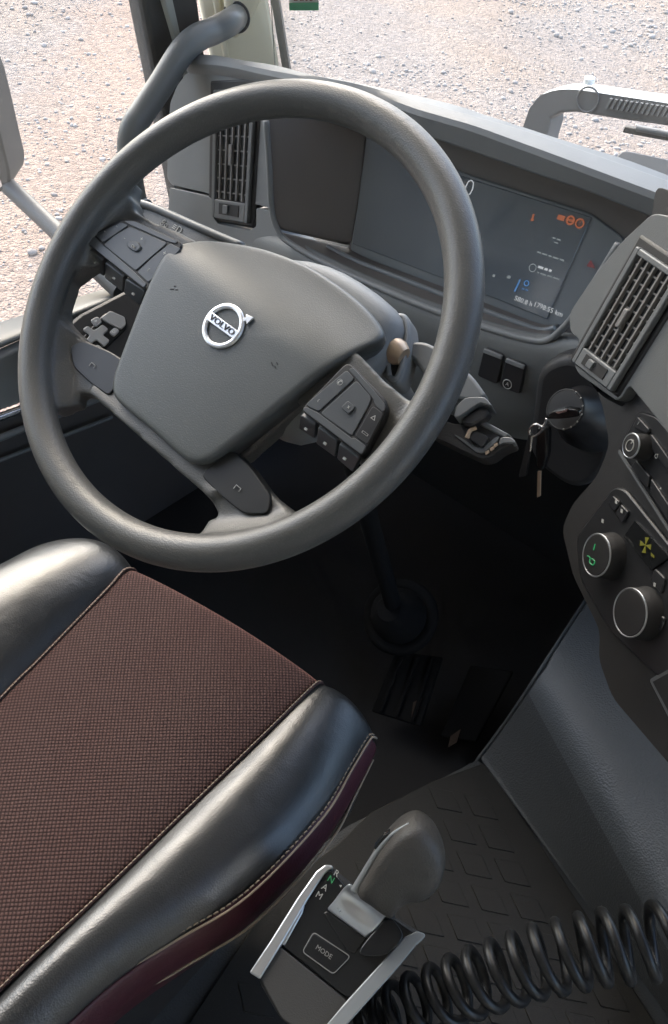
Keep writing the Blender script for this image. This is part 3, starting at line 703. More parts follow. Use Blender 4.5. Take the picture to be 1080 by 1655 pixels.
def air_vent(corner, PLN, depthN, nslat, nfin, slider_frac, name='air_vent'):
    """corner(u,v,d): point on the vent plane, u across 0..1, v along 0..1 (v=0 top)"""
    fr = []
    def bar(u0, u1, v0, v1, d, t, mt, nm, par, bev=.0012):
        return slab(nm, [corner(u0, v0, d), corner(u1, v0, d), corner(u1, v1, d), corner(u0, v1, d)], t, mt, par, bevel=bev)
    sur = bar(-.22, 1.12, -.10, 1.06, .0015, .012, M['dash_dark'], name, db, .004)
    bar(0, 1, 0, 1, .003, .002, M['black'], 'duct', sur, 0)
    bar(-.02, .07, -.02, 1.02, .008, .006, M['vent'], 'frame_bar', sur); bar(.93, 1.02, -.02, 1.02, .008, .006, M['vent'], 'frame_bar', sur)
    bar(.07, .93, -.02, .03, .008, .006, M['vent'], 'frame_bar', sur); bar(.07, .93, 1 - slider_frac, 1.02, .008, .006, M['vent'], 'frame_bar', sur)
    v1 = 1 - slider_frac - .01
    for i in range(nslat):
        u = .10 + .80 * (i + .5) / nslat
        bar(u - .016, u + .016, .03, v1, .0068, .004, M['slat'], 'slat', sur, 0)
    for j in range(nfin):
        v = .05 + (v1 - .05) * (j + .5) / nfin
        bar(.08, .92, v - .006, v + .006, .0045, .002, M['slat'], 'fin', sur, 0)
    bar(.44, .53, .40, .56, .0095, .005, M['slat'], 'tab', sur, .001)
    sl = bar(.22, .78, 1 - slider_frac + .025, 1 - .02, .009, .003, M['black'], 'slider_slot', sur, 0)
    bar(.36, .50, 1 - slider_frac + .035, 1 - .03, .0115, .004, M['vent'], 'slider', sur, .001)
# left vent
q = [LP(353, 150), LP(417, 148), LP(405, 357), LP(349, 347)]
def cl(u, v, d):
    p = ex(ex(q[0], q[1], u), ex(q[3], q[2], u), v); return p + LPN * d
air_vent(cl, None, None, 5, 7, .14)

# lower dash panel behind the wheel, down to the knees
lo = []
lipx = [LP(274, 345, -.02), LP(380, 372, -.02)] + lip[4:11] + [YP(915, 545, LY), YP(960, 560, LY - .01), YP(1040, 600, LY)]
for p in lipx:
    lo.append([p + Vector((0, .012, .002)), p + Vector((0, -.003, -.004)), p + Vector((0, -.006, -.03)), p + Vector((0, .0, -.09)), p + Vector((.0, .02, -.16)), p + Vector((0, .12, -.22)), p + Vector((0, .4, -.22))])
sheet('knee_panel', lo, M['wing'], db, .004, 2)
# rocker switches
def KP(x, y, d=0): return PL(x, y, Vector((0, LY - .010 - d, .62)), Vector((0, -1, .06)))
for k, (x0, y0_) in enumerate(((776, 562), (812, 578))):
    pts = [KP(x0 + 6, y0_, .004), KP(x0 + 37, y0_ + 13, .004), KP(x0 + 27, y0_ + 60, .004), KP(x0 - 5, y0_ + 46, .004)]
    s_ = slab('rocker_switch', rounded(pts, .003, 2), .008, M['button_dark'], db, bevel=.0015)
    slab('switch_cap', [KP(x0 + 6, y0_ + 1, .0065), KP(x0 + 36, y0_ + 13.5, .0065), KP(x0 + 34, y0_ + 20, .0065), KP(x0 + 4, y0_ + 8, .0065)], .003, M['dash'], s_, bevel=.001)
    if k == 1:
        link('symbol', torus_mesh(KP(x0 + 8, y0_ + 43, .0045), (0, -1, .06), .0058, .0006, 24, 6), M['symbol'], s_)
        text('symbol_letter', 'A', .007, KP(x0 + 8, y0_ + 43, .0047), Vector((1, 0, 0)), Vector((0, 0, 1)), M['symbol'], s_)

# ------------------------------------------------------------------ centre stack, turned towards the driver
SN = Vector((-.62, -.76, .20)).normalized(); SPt = Vector(YP(1000, 500, .28))
def ST(x, y, d=0): return PL(x, y, SPt + SN * d, SN)
SXv = Vector((SN.y * -1, SN.x, 0)).normalized(); SXv = Vector((.775, -.632, 0)); SYv = SN.cross(SXv).normalized()
if SYv.z < 0: SYv = -SYv
slab('console_panel', rounded([ST(x, y) for x, y in ((935, 545), (940, 600), (972, 640), (1010, 660), (1015, 625), (1060, 300), (1400, 420), (1400, 1450), (1090, 1245), (990, 1128), (967, 1065), (970, 1020), (926, 930), (908, 855), (925, 815), (965, 770), (985, 720), (975, 660))], .01, 3), .10, M['dash_dark'], db, bevel=.006, seg=3)
slab('vent_wing', rounded([ST(x, y, .012) for x, y in ((1055, 344), (1006, 389), (962, 443), (920, 506), (921, 538), (938, 548), (926, 585), (934, 604), (996, 648), (1006, 642), (1017, 622), (1100, 725), (1400, 1000), (1400, 420), (1200, 370))], .008, 3), .05, M['wing'], db, bevel=.007, seg=3)
q2 = [ST(1039, 405, .012), ST(1108, 452, .012), ST(998, 630, .012), ST(937, 583, .012)]
def cr(u, v, d): return ex(ex(q2[0], q2[1], u), ex(q2[3], q2[2], u), v) + SN * d
air_vent(cr, None, None, 5, 8, .14)

# radio panel
rp = slab('radio_panel', rounded([ST(x, y, .004) for x, y in ((1031, 664), (1000, 725), (1012, 752), (1085, 855), (1300, 1100), (1300, 960), (1060, 672))], .006), .008, M['button_dark'], db, bevel=.002)
def knob(x, y, r, ln, par, rings='alu', body='black', name='knob'):
    c = ST(x, y, 0)
    c = c - SN * 0.0
    base = PL(x, y, SPt + SN * ln, SN) - SN * ln
    k_ = link(name, lathe_mesh(base, SN, [(r * 1.12, .003), (r * 1.05, ln * .45), (r, ln - .002), (r * .9, ln), (r * .1, ln + .0003)], 40), M[body], par, smooth=40)
    link('knob_ring', torus_mesh(base + SN * (ln - .0008), SN, r * .97, .0008, 48, 8), M[rings], k_)
    return k_, base + SN * (ln + .0006)
kn, kc = knob(1019, 720, .0108, .020, rp)
link('symbol', torus_mesh(kc, SN, .005, .0005, 24, 6), M['symbol'], kn); link('symbol', box_mesh(kc + SYv * .004, SXv * .0005, SYv * .002, SN * .0003), M['symbol'], kn)
for pts in (((1030, 672), (1050, 694), (1045, 702), (1022, 690)), ((1052, 700), (1082, 742), (1082, 765), (1050, 722)), ((1028, 742), (1050, 770), (1046, 790), (1018, 756)), ((1052, 772), (1082, 818), (1082, 846), (1050, 796))):
    slab('radio_button', rounded([ST(x, y, .007) for x, y in pts], .002, 2), .004, M['button_dark'], rp, bevel=.001)
for s_, x, y in (('1', 1032, 684), ('⌂', 1061, 737), ('▸', 1068, 790)):
    text('symbol', s_, .006, ST(x, y, .0075), SXv, SYv, M['symbol'], rp)
slab('trim_line', [ST(1000, 727, .0085), ST(1083, 858, .0085), ST(1083, 864, .0085), ST(999, 732, .0085)], .002, M['vent'], rp)
# climate panel
cp = slab('climate_panel', rounded([ST(x, y, .004) for x, y in ((992, 786), (930, 868), (938, 940), (985, 1020), (1040, 1075), (1300, 1300), (1300, 1150), (1010, 790))], .008), .008, M['button_dark'], db, bevel=.002)
k1, c1 = knob(963, 897, .0200, .020, cp); k2, c2 = knob(1017, 990, .0212, .020, cp)
link('symbol', tube_mesh(catmull([c1 + SXv * a * .001 + SYv * b * .001 for a, b in ((-7, -9), (-3, -7), (0, -10), (5, -8), (4, -4), (-1, -6))], 4), .0006, 6), M['e_green'], k1)
link('symbol', tube_mesh([c1 + SXv * -.008 + SYv * .006, c1 + SXv * -.005 + SYv * .001], .0006, 6), M['e_green'], k1)
cdv = slab('climate_display', [ST(1026, 842, .0065), ST(1008, 868, .0065), ST(1052, 922, .0065), ST(1082, 900, .0065)], .003, M['gloss'], cp)
fc = ST(1043, 881, .0072)
for a in range(4):
    an = a * math.pi / 2 + .4; dv = SXv * math.cos(an) + SYv * math.sin(an); pv = SXv * -math.sin(an) + SYv * math.cos(an)
    slab('fan_blade', [fc, fc + dv * .006 + pv * .0035, fc + dv * .0075 - pv * .001], .0004, M['e_yellow'], cdv)
slab('fan_bar', [ST(1052, 893, .0072), ST(1057, 898, .0072), ST(1057, 902, .0072), ST(1052, 898, .0072)], .0004, M['e_yellow'], cdv)
for pts in (((990, 800), (1002, 812), (992, 828), (982, 815)), ((1003, 814), (1016, 828), (1005, 846), (994, 830)), ((1058, 918), (1075, 935), (1068, 960), (1050, 938)), ((1052, 982), (1075, 1000), (1068, 1020), (1048, 1002))):
    slab('climate_button', rounded([ST(x, y, .0065) for x, y in pts], .002, 2), .003, M['button_dark'], cp, bevel=.001)
for x, y in ((996, 811), (1005, 826), (974, 842), (1058, 945), (1064, 990)):
    slab('symbol', [ST(x - 1.5, y - 4, .0075), ST(x + 2, y - 2, .0075), ST(x + 1, y + 4, .0075), ST(x - 2, y + 2, .0075)], .0003, M['symbol'], cp)
# pocket under the console
slab('console_pocket', rounded([ST(x, y, .004) for x, y in ((1048, 1098), (1090, 1180), (1300, 1360), (1300, 1230), (1082, 1078))], .004), .006, M['vent'], db, bevel=.002)
slab('pocket_opening', [ST(x, y, .006) for x, y in ((1055, 1102), (1092, 1172), (1300, 1345), (1300, 1240), (1084, 1086))], .006, M['black'], db)

# ignition boss and key
IGN = Vector((-.25, -.78, .42)).normalized()
igc = YP(914, 662, .285)
ib = link('ignition_switch', lathe_mesh(igc, IGN, [(.040, -.07), (.037, -.042), (.029, -.026), (.024, -.012), (.0225, .0), (.020, .002), (.002, .002)], 44), M['ign'], db, smooth=22)
link('ignition_ring', torus_mesh(igc + IGN * .001, IGN, .0213, .0012, 44, 8), M['dash_dark'], ib)
for a in range(7):
    an = -.9 + a * .42
    uu = IGN.cross(Vector((0, 0, 1))).normalized(); vv = uu.cross(IGN)
    link('ring_mark', box_mesh(igc + IGN * .002 + (uu * -math.cos(an) + vv * math.sin(an)) * .0213, (.0008, 0, 0), (0, .0008, 0), (0, 0, .0008)), M['symbol'], ib)
slab('ignition_surround', rounded([YP(x, y, .325) for x, y in ((868, 590), (930, 570), (985, 640), (990, 760), (930, 800), (850, 740))], .03, 5), .04, M['dash_dark'], db, bevel=.01, seg=3)

ky = thing('key_bunch', YP(868, 720, .27), 'ignition key with ring and black fob hanging from switch', 'keys')
def KY(x, y, d=.265): return YP(x, y, d)
link('key_head', fixn(slab_mesh(rounded([KY(878, 677), KY(890, 666), KY(915, 660), KY(935, 664), KY(936, 674), KY(905, 678)], .006), .008)), M['gloss'], ky, bevel=.002)
slab('key_glint', [KY(898, 666, .264), KY(918, 661, .264), KY(916, 665, .264), KY(902, 669, .264)], .002, M['key_metal'], ky)
link('key_ring', tube_mesh(catmull([KY(x, y, .262) for x, y in ((884, 676), (878, 690), (866, 686), (856, 694), (860, 706), (872, 700), (880, 688))], 6), .0016, 8), M['key_metal'], ky, smooth=180)
slab('fob', rounded([KY(866, 690), KY(885, 694), KY(884, 740), KY(876, 762), KY(866, 758), KY(864, 720)], .006), .012, M['gloss'], ky, bevel=.003)
slab('strap', rounded([KY(854, 702, .26), KY(861, 704, .26), KY(850, 770, .26), KY(838, 772, .26)], .003), .004, M['black'], ky, bevel=.001)
slab('key_blade', [KY(869, 762, .263), KY(874, 762, .263), KY(873, 802, .263), KY(868, 804, .263)], .002, M['screw'], ky)
link('chain_link', tube_mesh([KY(860, 704, .261), KY(857, 728, .261)], .0014, 6), M['key_metal'], ky)

# ================================================================== STEERING WHEEL
sw = thing('steering_wheel', wp(0, 0, -60), 'dark grey four spoke steering wheel with round metal emblem', 'steering wheel')
def prism(poly, htop, hbot):
    """poly: (a,b) mm; htop: function or number"""
    f = htop if callable(htop) else (lambda a, b: htop)
    top = [wp(a, b, f(a, b)) for a, b in poly]; bot = [wp(a, b, hbot) for a, b in poly]; n = len(poly)
    F = [tuple(range(n)), tuple(range(2 * n - 1, n - 1, -1))] + [(i, i + n, (i + 1) % n + n, (i + 1) % n) for i in range(n)]
    return fixn(mesh(top + bot, F))
def mirror_poly(p): return [(-a, b) for a, b in p][::-1]
def hspoke(a, b):
    r = math.hypot(a, b); t = min(max((r - 184) / 20.0, 0), 1); t = t * t * (3 - 2 * t)
    return -17 + 20 * t
def hlower(a, b):
    r = math.hypot(a, b); t = min(max((r - 174) / 28.0, 0), 1); t = t * t * (3 - 2 * t)
    return -17 + 16 * t
def dens(poly, k=5):
    out = []
    for i in range(len(poly)):
        a, b = poly[i], poly[(i + 1) % len(poly)]
        for s in range(k): out.append((a[0] + (b[0] - a[0]) * s / k, a[1] + (b[1] - a[1]) * s / k))
    return out
upper = [(202, 56), (196, 46), (190, 36), (180, 31), (150, 33), (118, 39), (95, 41), (95, -24), (112, -24), (160, -25), (176, -30), (186, -42), (193, -60), (203, -55), (209, 0)]
lower = [(66, -90), (100, -94), (134, -98), (160, -97), (174, -95), (184, -86), (191, -68), (206, -50), (196, -90), (160, -135), (133, -162), (122, -168), (112, -150), (98, -139), (82, -134), (60, -132), (60, -108)]
strip = [(-90, -134), (90, -134), (92, -110), (-92, -110)]
core_r = [(0, -116), (50, -116), (64, -106), (74, -90), (92, -12), (96, 20), (84, 40), (50, 56), (0, 62)]
core = core_r + [(-a, b) for a, b in core_r[1:-1]][::-1]
parts = [torus_mesh(wp(0, 0, 0), WN, .209, .0162, 128, 24)]
for p, hf in ((upper, hspoke), (lower, hlower)):
    p = dens(p)
    for q_ in (p, mirror_poly(p)):
        for k in range(10):      # terraces that the remesh blends into one ramp up to the rim
            rk = 174 + 30 * k / 9.0 if hf is hlower else 184 + 20 * k / 9.0
            cl_ = []
            for a, b in q_:
                r = math.hypot(a, b); f_ = max(1.0, rk / r)
                if r > 158: cl_.append((a * f_, b * f_))
            parts.append(prism(cl_ if k else q_, hf(rk, 0), -34 + .3 * k))
parts.append(prism(dens(strip, 8), lambda a, b: -12 if b < -120 else -16, -34)); parts.append(prism(core, -40, -62))
body = link('rim', join(parts), M['wheel'], sw, smooth=0)
md = body.modifiers.new('remesh', 'REMESH'); md.mode = 'VOXEL'; md.voxel_size = .0021; md.use_smooth_shade = True
md = body.modifiers.new('smooth', 'SMOOTH'); md.factor = .5; md.iterations = 20

# airbag cover
def sst(x, a, b):
    t = min(max((x - a) / (b - a), 0), 1); return t * t * (3 - 2 * t)
pad_o = [(0, -121), (30, -121.5), (50, -121), (61, -117), (69, -108), (75, -94), (86, -60), (95, -30), (103, -2), (110, 20), (116, 45), (119, 59), (113, 69), (84, 78), (44, 81.5), (6, 80.5),
         (-37, 72), (-68, 59), (-89, 46), (-102, 30), (-106, 12), (-103, -8), (-95, -36), (-86, -62), (-75, -94), (-69, -108), (-61, -117), (-50, -121), (-30, -121.5)]
out2 = [Vector((a, b, 0)) for a, b in pad_o]
out2 = catmull(out2, 4, closed=True)
def hpad(a, b): return -3 - .00020 * a * a - 36 * sst(b, 8, 96) - .00010 * min(b, 0) ** 2
V = []; F = []; n = len(out2); cc = Vector((0, -20, 0))
ringsS = [.02, .15, .3, .45, .6, .75, .86, .93, .962, .982, .994, 1.0]
drop = [0, 0, 0, 0, 0, 0, 0, 0, .15, .8, 2.2, 5]
for s_, dr_ in zip(ringsS, drop):
    for p in out2:
        q_ = cc + (p - cc) * s_; V.append(wp(q_.x, q_.y, hpad(q_.x, q_.y) - dr_))
for p in out2:
    q_ = cc + (p - cc) * .985; V.append(wp(q_.x, q_.y, hpad(q_.x, q_.y) - 16))
for p in out2:
    q_ = cc + (p - cc) * .93; V.append(wp(q_.x, q_.y, hpad(q_.x, q_.y) - 34))
nr = len(ringsS) + 2
for i in range(nr - 1):
    for k in range(n): F.append((i * n + k, i * n + (k + 1) % n, (i + 1) * n + (k + 1) % n, (i + 1) * n + k))
F.append(tuple(range(n)))
F.append(tuple((nr - 1) * n + k for k in range(n))[::-1])
pad = link('airbag_cover', fixn(mesh(V, F)), M['pad'], sw, smooth=180)
# emblem
ec = (1, -9); eh = hpad(*ec) + .4
def em(a, b, h=0): return wp(ec[0] + a, ec[1] + b, hpad(ec[0] + a, ec[1] + b) + h)
ro, ri = 21.0, 16.2; V = []; F = []; n = 64
for k in range(n):
    t = 2 * math.pi * k / n
    for r, h in ((ri, .3), (ri + .2, 2.0), (ri + .9, 2.5), (ro - .9, 2.5), (ro - .2, 2.0), (ro, .3)): V.append(em(r * math.cos(t), r * math.sin(t), h))
for k in range(n):
    for j in range(6): F.append((k * 6 + j, k * 6 + (j + 1) % 6, ((k + 1) % n) * 6 + (j + 1) % 6, ((k + 1) % n) * 6 + j))
emb = link('emblem', fixn(mesh(V, F)), M['emblem'], sw, smooth=60)
def emslab(name, pts, h0, h1, mt):
    n = len(pts); V = [em(a, b, h1) for a, b in pts] + [em(a, b, h0) for a, b in pts]
    F = [tuple(range(n)), tuple(range(2 * n - 1, n - 1, -1))] + [(i, i + n, (i + 1) % n + n, (i + 1) % n) for i in range(n)]
    return link(name, fixn(mesh(V, F)), mt, emb, bevel=.0003)
emslab('bar', [(-19, -4.0), (19, -4.0), (19, 4.0), (-19, 4.0)], .3, 2.9, M['emblem'])
d_ = math.sqrt(.5)
def rt(x, y): return (x * d_ - y * d_, x * d_ + y * d_)
emslab('arrow', [rt(19.5, -1.6), rt(23.2, -1.6), rt(23.2, -4.8), rt(30.0, 0), rt(23.2, 4.8), rt(23.2, 1.6), rt(19.5, 1.6)], .3, 2.4, M['emblem'])
tm = text_mesh('VOLVO', .0078, em(0, 0, 3.3), WX, WU, depth=.0006)
c0 = em(0, 0, 3.3)
for v_ in tm.vertices:  # widen the capitals across the bar
    r_ = Vector(v_.co) - c0; ax = r_.dot(Vector(WX)); v_.co = v_.co + Vector(WX) * ax * .22
lt = link('letters', tm, M['emblem_ink'], emb, smooth=0)
# moulded horn marks
for (x, y, s_) in ((284, 467, 1), (446, 592, -1)):
    for dx, dy, ww in ((-4, 2, 3), (4, 3, 2.2), (1, -3, 1.6)):
        p = WPX(x + dx, y + dy * s_, -6); r_ = p - Vector(WC); a, b = r_.dot(Vector(WX)) * 1000, r_.dot(Vector(WU)) * 1000
        link('horn_mark', tube_mesh([wp(a - ww * .6, b - ww * .3 * s_, hpad(a - ww, b) + .1), wp(a + ww * .6, b + ww * .3 * s_, hpad(a + ww, b) + .1)], .0005, 6), M['black'], pad)

# switch pods
def pod(pts_top, low_pts, buttons, sq, lows, name):
    P = slab(name, rounded([WPX(x, y, -7) for x, y in pts_top], .006, 3), Vector(WN) * -.026, M['black'], sw, bevel=.002, seg=2)
    for pts, mt in buttons:
        q_ = [WPX(x, y, -6.0) for x, y in pts]
        slab('button', rounded(q_, .0025, 3), Vector(WN) * -.004, M[mt], P, bevel=.0008)
    slab('button', rounded([WPX(x, y, -4.3) for x, y in sq], .002, 3), Vector(WN) * -.003, M['button'], P, bevel=.0008)
    for pts in lows:
        hs = (-9.5, -9.5, -33, -33)
        slab('button', rounded([WPX(x, y, h) for (x, y), h in zip(pts, hs)], .002, 2), .006, M['button'], P, bevel=.0009)
    return P
def Rz(L): return [(440 + x * .2037, 560 + y * .2037) for x, y in L]
def Lz(L): return [(100 + x * .2963, 330 + y * .2963) for x, y in L]
rp_ = pod(Rz([(222, 502), (600, 115), (700, 215), (880, 400), (905, 470), (890, 545), (735, 840), (705, 872)]), None,
    [(Rz([(262, 462), (590, 185), (652, 255), (368, 515)]), 'button'), (Rz([(382, 530), (668, 268), (790, 405), (770, 460), (632, 712)]), 'button'), (Rz([(798, 468), (885, 535), (755, 780), (655, 712)]), 'button_dark'), (Rz([(605, 180), (640, 165), (800, 340), (900, 465), (882, 525), (815, 462), (800, 410), (672, 258)]), 'button'), (Rz([(236, 500), (262, 474), (368, 528), (630, 728), (652, 722), (748, 792), (708, 858)]), 'button')],
    Rz([(600, 428), (662, 480), (605, 535), (543, 485)]),
    [Rz([(222, 545), (345, 622), (335, 735), (208, 650)]), Rz([(362, 640), (515, 752), (500, 880), (347, 770)]), Rz([(530, 772), (690, 885), (640, 1000), (512, 890)])], 'switch_pod')
lp_ = pod(Lz([(125, 205), (170, 165), (260, 110), (330, 82), (400, 85), (660, 212), (625, 285), (560, 380), (470, 460), (440, 462)]), None,
    [(Lz([(182, 165), (325, 97), (362, 115), (225, 208)]), 'button'), (Lz([(228, 222), (290, 168), (372, 122), (575, 212), (490, 285), (402, 362)]), 'button'), (Lz([(590, 212), (650, 242), (572, 325), (472, 428), (410, 370), (500, 285)]), 'button'), (Lz([(132, 208), (174, 174), (222, 218), (398, 372), (462, 434), (446, 456)]), 'button'), (Lz([(338, 90), (398, 92), (630, 202), (622, 212), (582, 204), (374, 112)]), 'button')],
    Lz([(365, 200), (415, 203), (432, 235), (405, 260), (365, 240), (352, 220)]),
    [Lz([(132, 235), (222, 305), (228, 395), (125, 325)]), Lz([(236, 318), (336, 398), (332, 482), (232, 402)]), Lz([(346, 408), (455, 478), (425, 552), (338, 485)])], 'switch_pod')
for P_, T in ((rp_, (('‹', Rz([(370, 425)])[0], .006), ('✆', Rz([(535, 285)])[0], .006), ('×', Rz([(605, 483)])[0], .005), ('△', Rz([(805, 565)])[0], .005), ('▭', Rz([(740, 685)])[0], .006))),
              (lp_, (('▹', Lz([(235, 150)])[0], .005), ('OK', Lz([(390, 232)])[0], .004), ('+', Lz([(435, 190)])[0], .006), ('-', Lz([(345, 185)])[0], .006), ('+', Lz([(560, 268)])[0], .007), ('‹', Lz([(475, 355)])[0], .007), ('▹', Lz([(300, 122)])[0], .005)))):
    for s_, (x, y), z_ in T: text('symbol', s_, z_, WPX(x, y, -3.8), WX, WU, M['symbol'], P_)
for P_, L in ((rp_, Rz([(268, 655), (420, 770), (575, 890)])), (lp_, Lz([(180, 318), (285, 405), (390, 490)]))):
    for x, y in L: link('symbol', box_mesh(WPX(x, y, -17.0), WX * .0014, WU * .0011, WN * .0007), M['symbol'], P_)
# gloss inserts in the lower spokes
ins = [(142, -112), (134, -99), (100, -91), (78, -89), (71, -96), (66, -124), (96, -126), (123, -125)]
for q_ in (ins, mirror_poly(ins)):
    it = link('spoke_insert', prism([(v.x, v.y) for v in rounded([Vector((a, b, 0)) for a, b in q_], 6, 3)], lambda a, b: -13.0 - .15 * max(0, b + 108), -32), M['insert'], sw, bevel=.0035, seg=3)
    s_ = 1 if q_ is ins else -1
    link('symbol', tube_mesh([wp(s_ * 104 - 3, -114, -12.7), wp(s_ * 104 - 3, -110, -12.7), wp(s_ * 104 + 3, -110, -12.7), wp(s_ * 104 + 3, -113, -12.7)], .0004, 5), M['symbol'], it)

# ================================================================== COLUMN AND STALKS
sc_ = thing('steering_column', wp(0, 0, -220), 'grey steering column shroud behind the wheel hub', 'column')
sh_o = [(0, -60), (40, -60), (80, -58), (104, -46), (113, 0), (116, 40), (117, 66), (112, 86), (96, 95), (50, 98), (10, 95), (-22, 84), (-46, 66), (-66, 42), (-76, 10), (-76, -30), (-68, -54), (-40, -60), (0, -60)]
def shroud(h, k, sy=0):
    return [wp(10 + (a - 10) * k, 10 + (b - 10) * k + sy, h) for a, b in sh_o]
secs = [shroud(-50, .70), shroud(-52, .86), shroud(-58, .96), shroud(-72, 1.0), shroud(-86, .96), shroud(-110, .80), shroud(-190, .68), shroud(-330, .6)]
sheet('shroud', secs, M['dash'], sc_, .004, 1)
# stalk mouth on the right of the shroud
mpx = [(630, 608), (627, 575), (631, 542), (640, 520), (648, 512), (655, 520), (657, 545), (652, 580), (642, 610)]
mou = catmull([WPX(x, y, -72) for x, y in mpx], 5, closed=True)
slab('shroud_end', catmull([WPX(x, y, -75) for x, y in ((606, 585), (612, 540), (630, 512), (648, 504), (661, 516), (663, 550), (656, 590), (645, 618), (628, 616))], 4, closed=True), Vector(WN) * -.03, M['dash'], sc_, bevel=.003)
link('stalk_mouth', tube_mesh(mou + [mou[0]], .0026, 8), M['dash'], sc_, smooth=180)
slab('stalk_socket', [p - Vector(WN) * .0015 for p in mou], .004, M['black'], sc_)

rs = thing('wiper_stalk', WPX(645, 572, -85), 'light grey upper control stalk right of the steering column', 'stalk')
link('pivot', lathe_mesh(WPX(637, 566, -70), Vector(WX), [(.010, -.012), (.0125, -.004), (.0115, .006), (.008, .012)], 24), M['screw'], rs)
link('pivot_pin', lathe_mesh(WPX(636, 601, -88), Vector(WX), [(.006, -.006), (.0062, .004), (.003, .006)], 18), M['screw'], rs)
H1 = -84
slab('lever', rounded([WPX(x, y, H1) for x, y in ((650, 556), (668, 551), (690, 552), (720, 570), (765, 608), (786, 638), (776, 648), (745, 648), (712, 630), (690, 615), (668, 580), (652, 574))], .008, 3), Vector(WN) * -.022, M['vent'], rs, bevel=.006, seg=3)
slab('lever_end', rounded([WPX(x, y, H1 + 1) for x, y in ((738, 655), (752, 642), (784, 641), (797, 657), (775, 650), (745, 672), (733, 676))], .003, 2), Vector(WN) * -.024, M['vent'], rs, bevel=.002)
slab('end_button', rounded([WPX(x, y, H1 - 4) for x, y in ((742, 680), (772, 657), (792, 660), (788, 672), (760, 690))], .004, 2), Vector(WN) * -.016, M['dash_dark'], rs, bevel=.003)
ls_ = thing('retarder_stalk', WPX(760, 700, -105), 'dark lower control stalk with sliding rocker right of the wheel', 'stalk')
H2 = -100
slab('lever', rounded([WPX(x, y, H2) for x, y in ((690, 668), (735, 686), (765, 684), (775, 678), (826, 703), (834, 716), (812, 724), (795, 738), (778, 742), (735, 722), (690, 700))], .006, 3), Vector(WN) * -.024, M['dash_dark'], ls_, bevel=.004, seg=3)
slab('top_trim', [WPX(x, y, H2 + 2.5) for x, y in ((768, 683), (778, 677), (824, 702), (816, 707))], Vector(WN) * -.006, M['vent'], ls_, bevel=.0012)
slab('lower_trim', rounded([WPX(x, y, H2 + 2) for x, y in ((733, 702), (738, 703), (772, 724), (782, 722), (800, 707), (808, 704), (805, 712), (782, 732), (770, 731))], .002, 2), Vector(WN) * -.004, M['vent'], ls_, bevel=.001)
slab('slider', rounded([WPX(x, y, H2 + 6) for x, y in ((757, 708), (768, 695), (790, 706), (780, 724))], .003, 3), Vector(WN) * -.008, M['button_dark'], ls_, bevel=.0025, seg=3)
link('slider_rib', tube_mesh(catmull([WPX(x, y, H2 + 6) for x, y in ((755, 708), (760, 696), (770, 691))], 4), .0022, 8), M['screw'], ls_)
slab('end_cap', rounded([WPX(x, y, H2 + 3) for x, y in ((808, 706), (826, 706), (836, 716), (812, 716), (806, 720))], .003, 2), Vector(WN) * -.012, M['vent'], ls_, bevel=.002)
for x, y in ((801, 720), (795, 726), (787, 732)):
    slab('end_mark', [WPX(x - 3, y - 2, H2 + 2.6), WPX(x + 3, y - 5, H2 + 2.6), WPX(x + 4, y - 1, H2 + 2.6), WPX(x - 2, y + 3, H2 + 2.6)], Vector(WN) * -.002, M['screw'], ls_)
tk = thing('light_stalk', WPX(390, 400, -80), 'grey flat light switch stalk left of the steering column', 'stalk')
H3 = -78
slab('lever', rounded([WPX(x, y, H3) for x, y in ((217, 327), (234, 330), (262, 340), (300, 357), (345, 377), (384, 394), (396, 402), (370, 420), (330, 420), (300, 398), (262, 375), (232, 350))], .006, 3), Vector(WN) * -.018, M['wheel'], tk, bevel=.005, seg=3)
link('ridge', tube_mesh(catmull([WPX(x, y, H3 + 1) for x, y in ((219, 328), (236, 331), (262, 341), (300, 358), (345, 378), (392, 398))], 4), .0042, 10), M['vent'], tk, smooth=180)
link('end_joint', torus_mesh(WPX(234, 341, H3 - 8), WPX(300, 360, H3) - WPX(236, 331, H3), .012, .0012, 28, 6), M['vent'], tk)
text('symbol', '≡D', .011, WPX(286, 370, H3 + .8), WX, WU, M['symbol'], tk)
for dx, dy in ((0, 0), (6, 3), (3, -3)):
    link('symbol', torus_mesh(WPX(262 + dx, 361 + dy, H3 + .8), WN, .0018, .0004, 12, 5), M['symbol'], tk)

# ================================================================== SEAT
se = thing('driver_seat', Vector((.04, -.3, 0)), 'driver seat with brown woven centre and black leather bolsters', 'seat')
l1 = [Vector((-.01, -.62, .345)), Vector((-.03, -.45, .365)), ZP(0, 1130, .385), ZP(60, 1070, .39), ZP(120, 1008, .395), ZP(174, 952, .40), ZP(201, 922, .40)]
l2 = [Vector((.172, -.66, .345)), Vector((.172, -.52, .365)), ZP(0, 1600, .38), ZP(150, 1458, .385), ZP(300, 1312, .39), ZP(424, 1191, .395), ZP(508, 1108, .395)]
l3 = [Vector((.232, -.66, .34)), Vector((.232, -.52, .35)), ZP(120, 1632, .36), ZP(270, 1530, .365), ZP(400, 1450, .37), ZP(522, 1323, .37), ZP(597, 1198, .36)]
def roll(p, k, fx=0.0):   # front edge turning down
    d = ((.009, -.004), (.016, -.016), (.018, -.045), (.014, -.11), (.0, -.2))[k]
    return p + Vector((fx * d[0], d[0], d[1]))
def lines(L): return L[:-1] + [ex(L[-2], L[-1], .6) + Vector((0, 0, .0006)), L[-1]] + [roll(L[-1], k) for k in range(5)]
S1, S2, S3 = lines(l1), lines(l2), lines(l3)
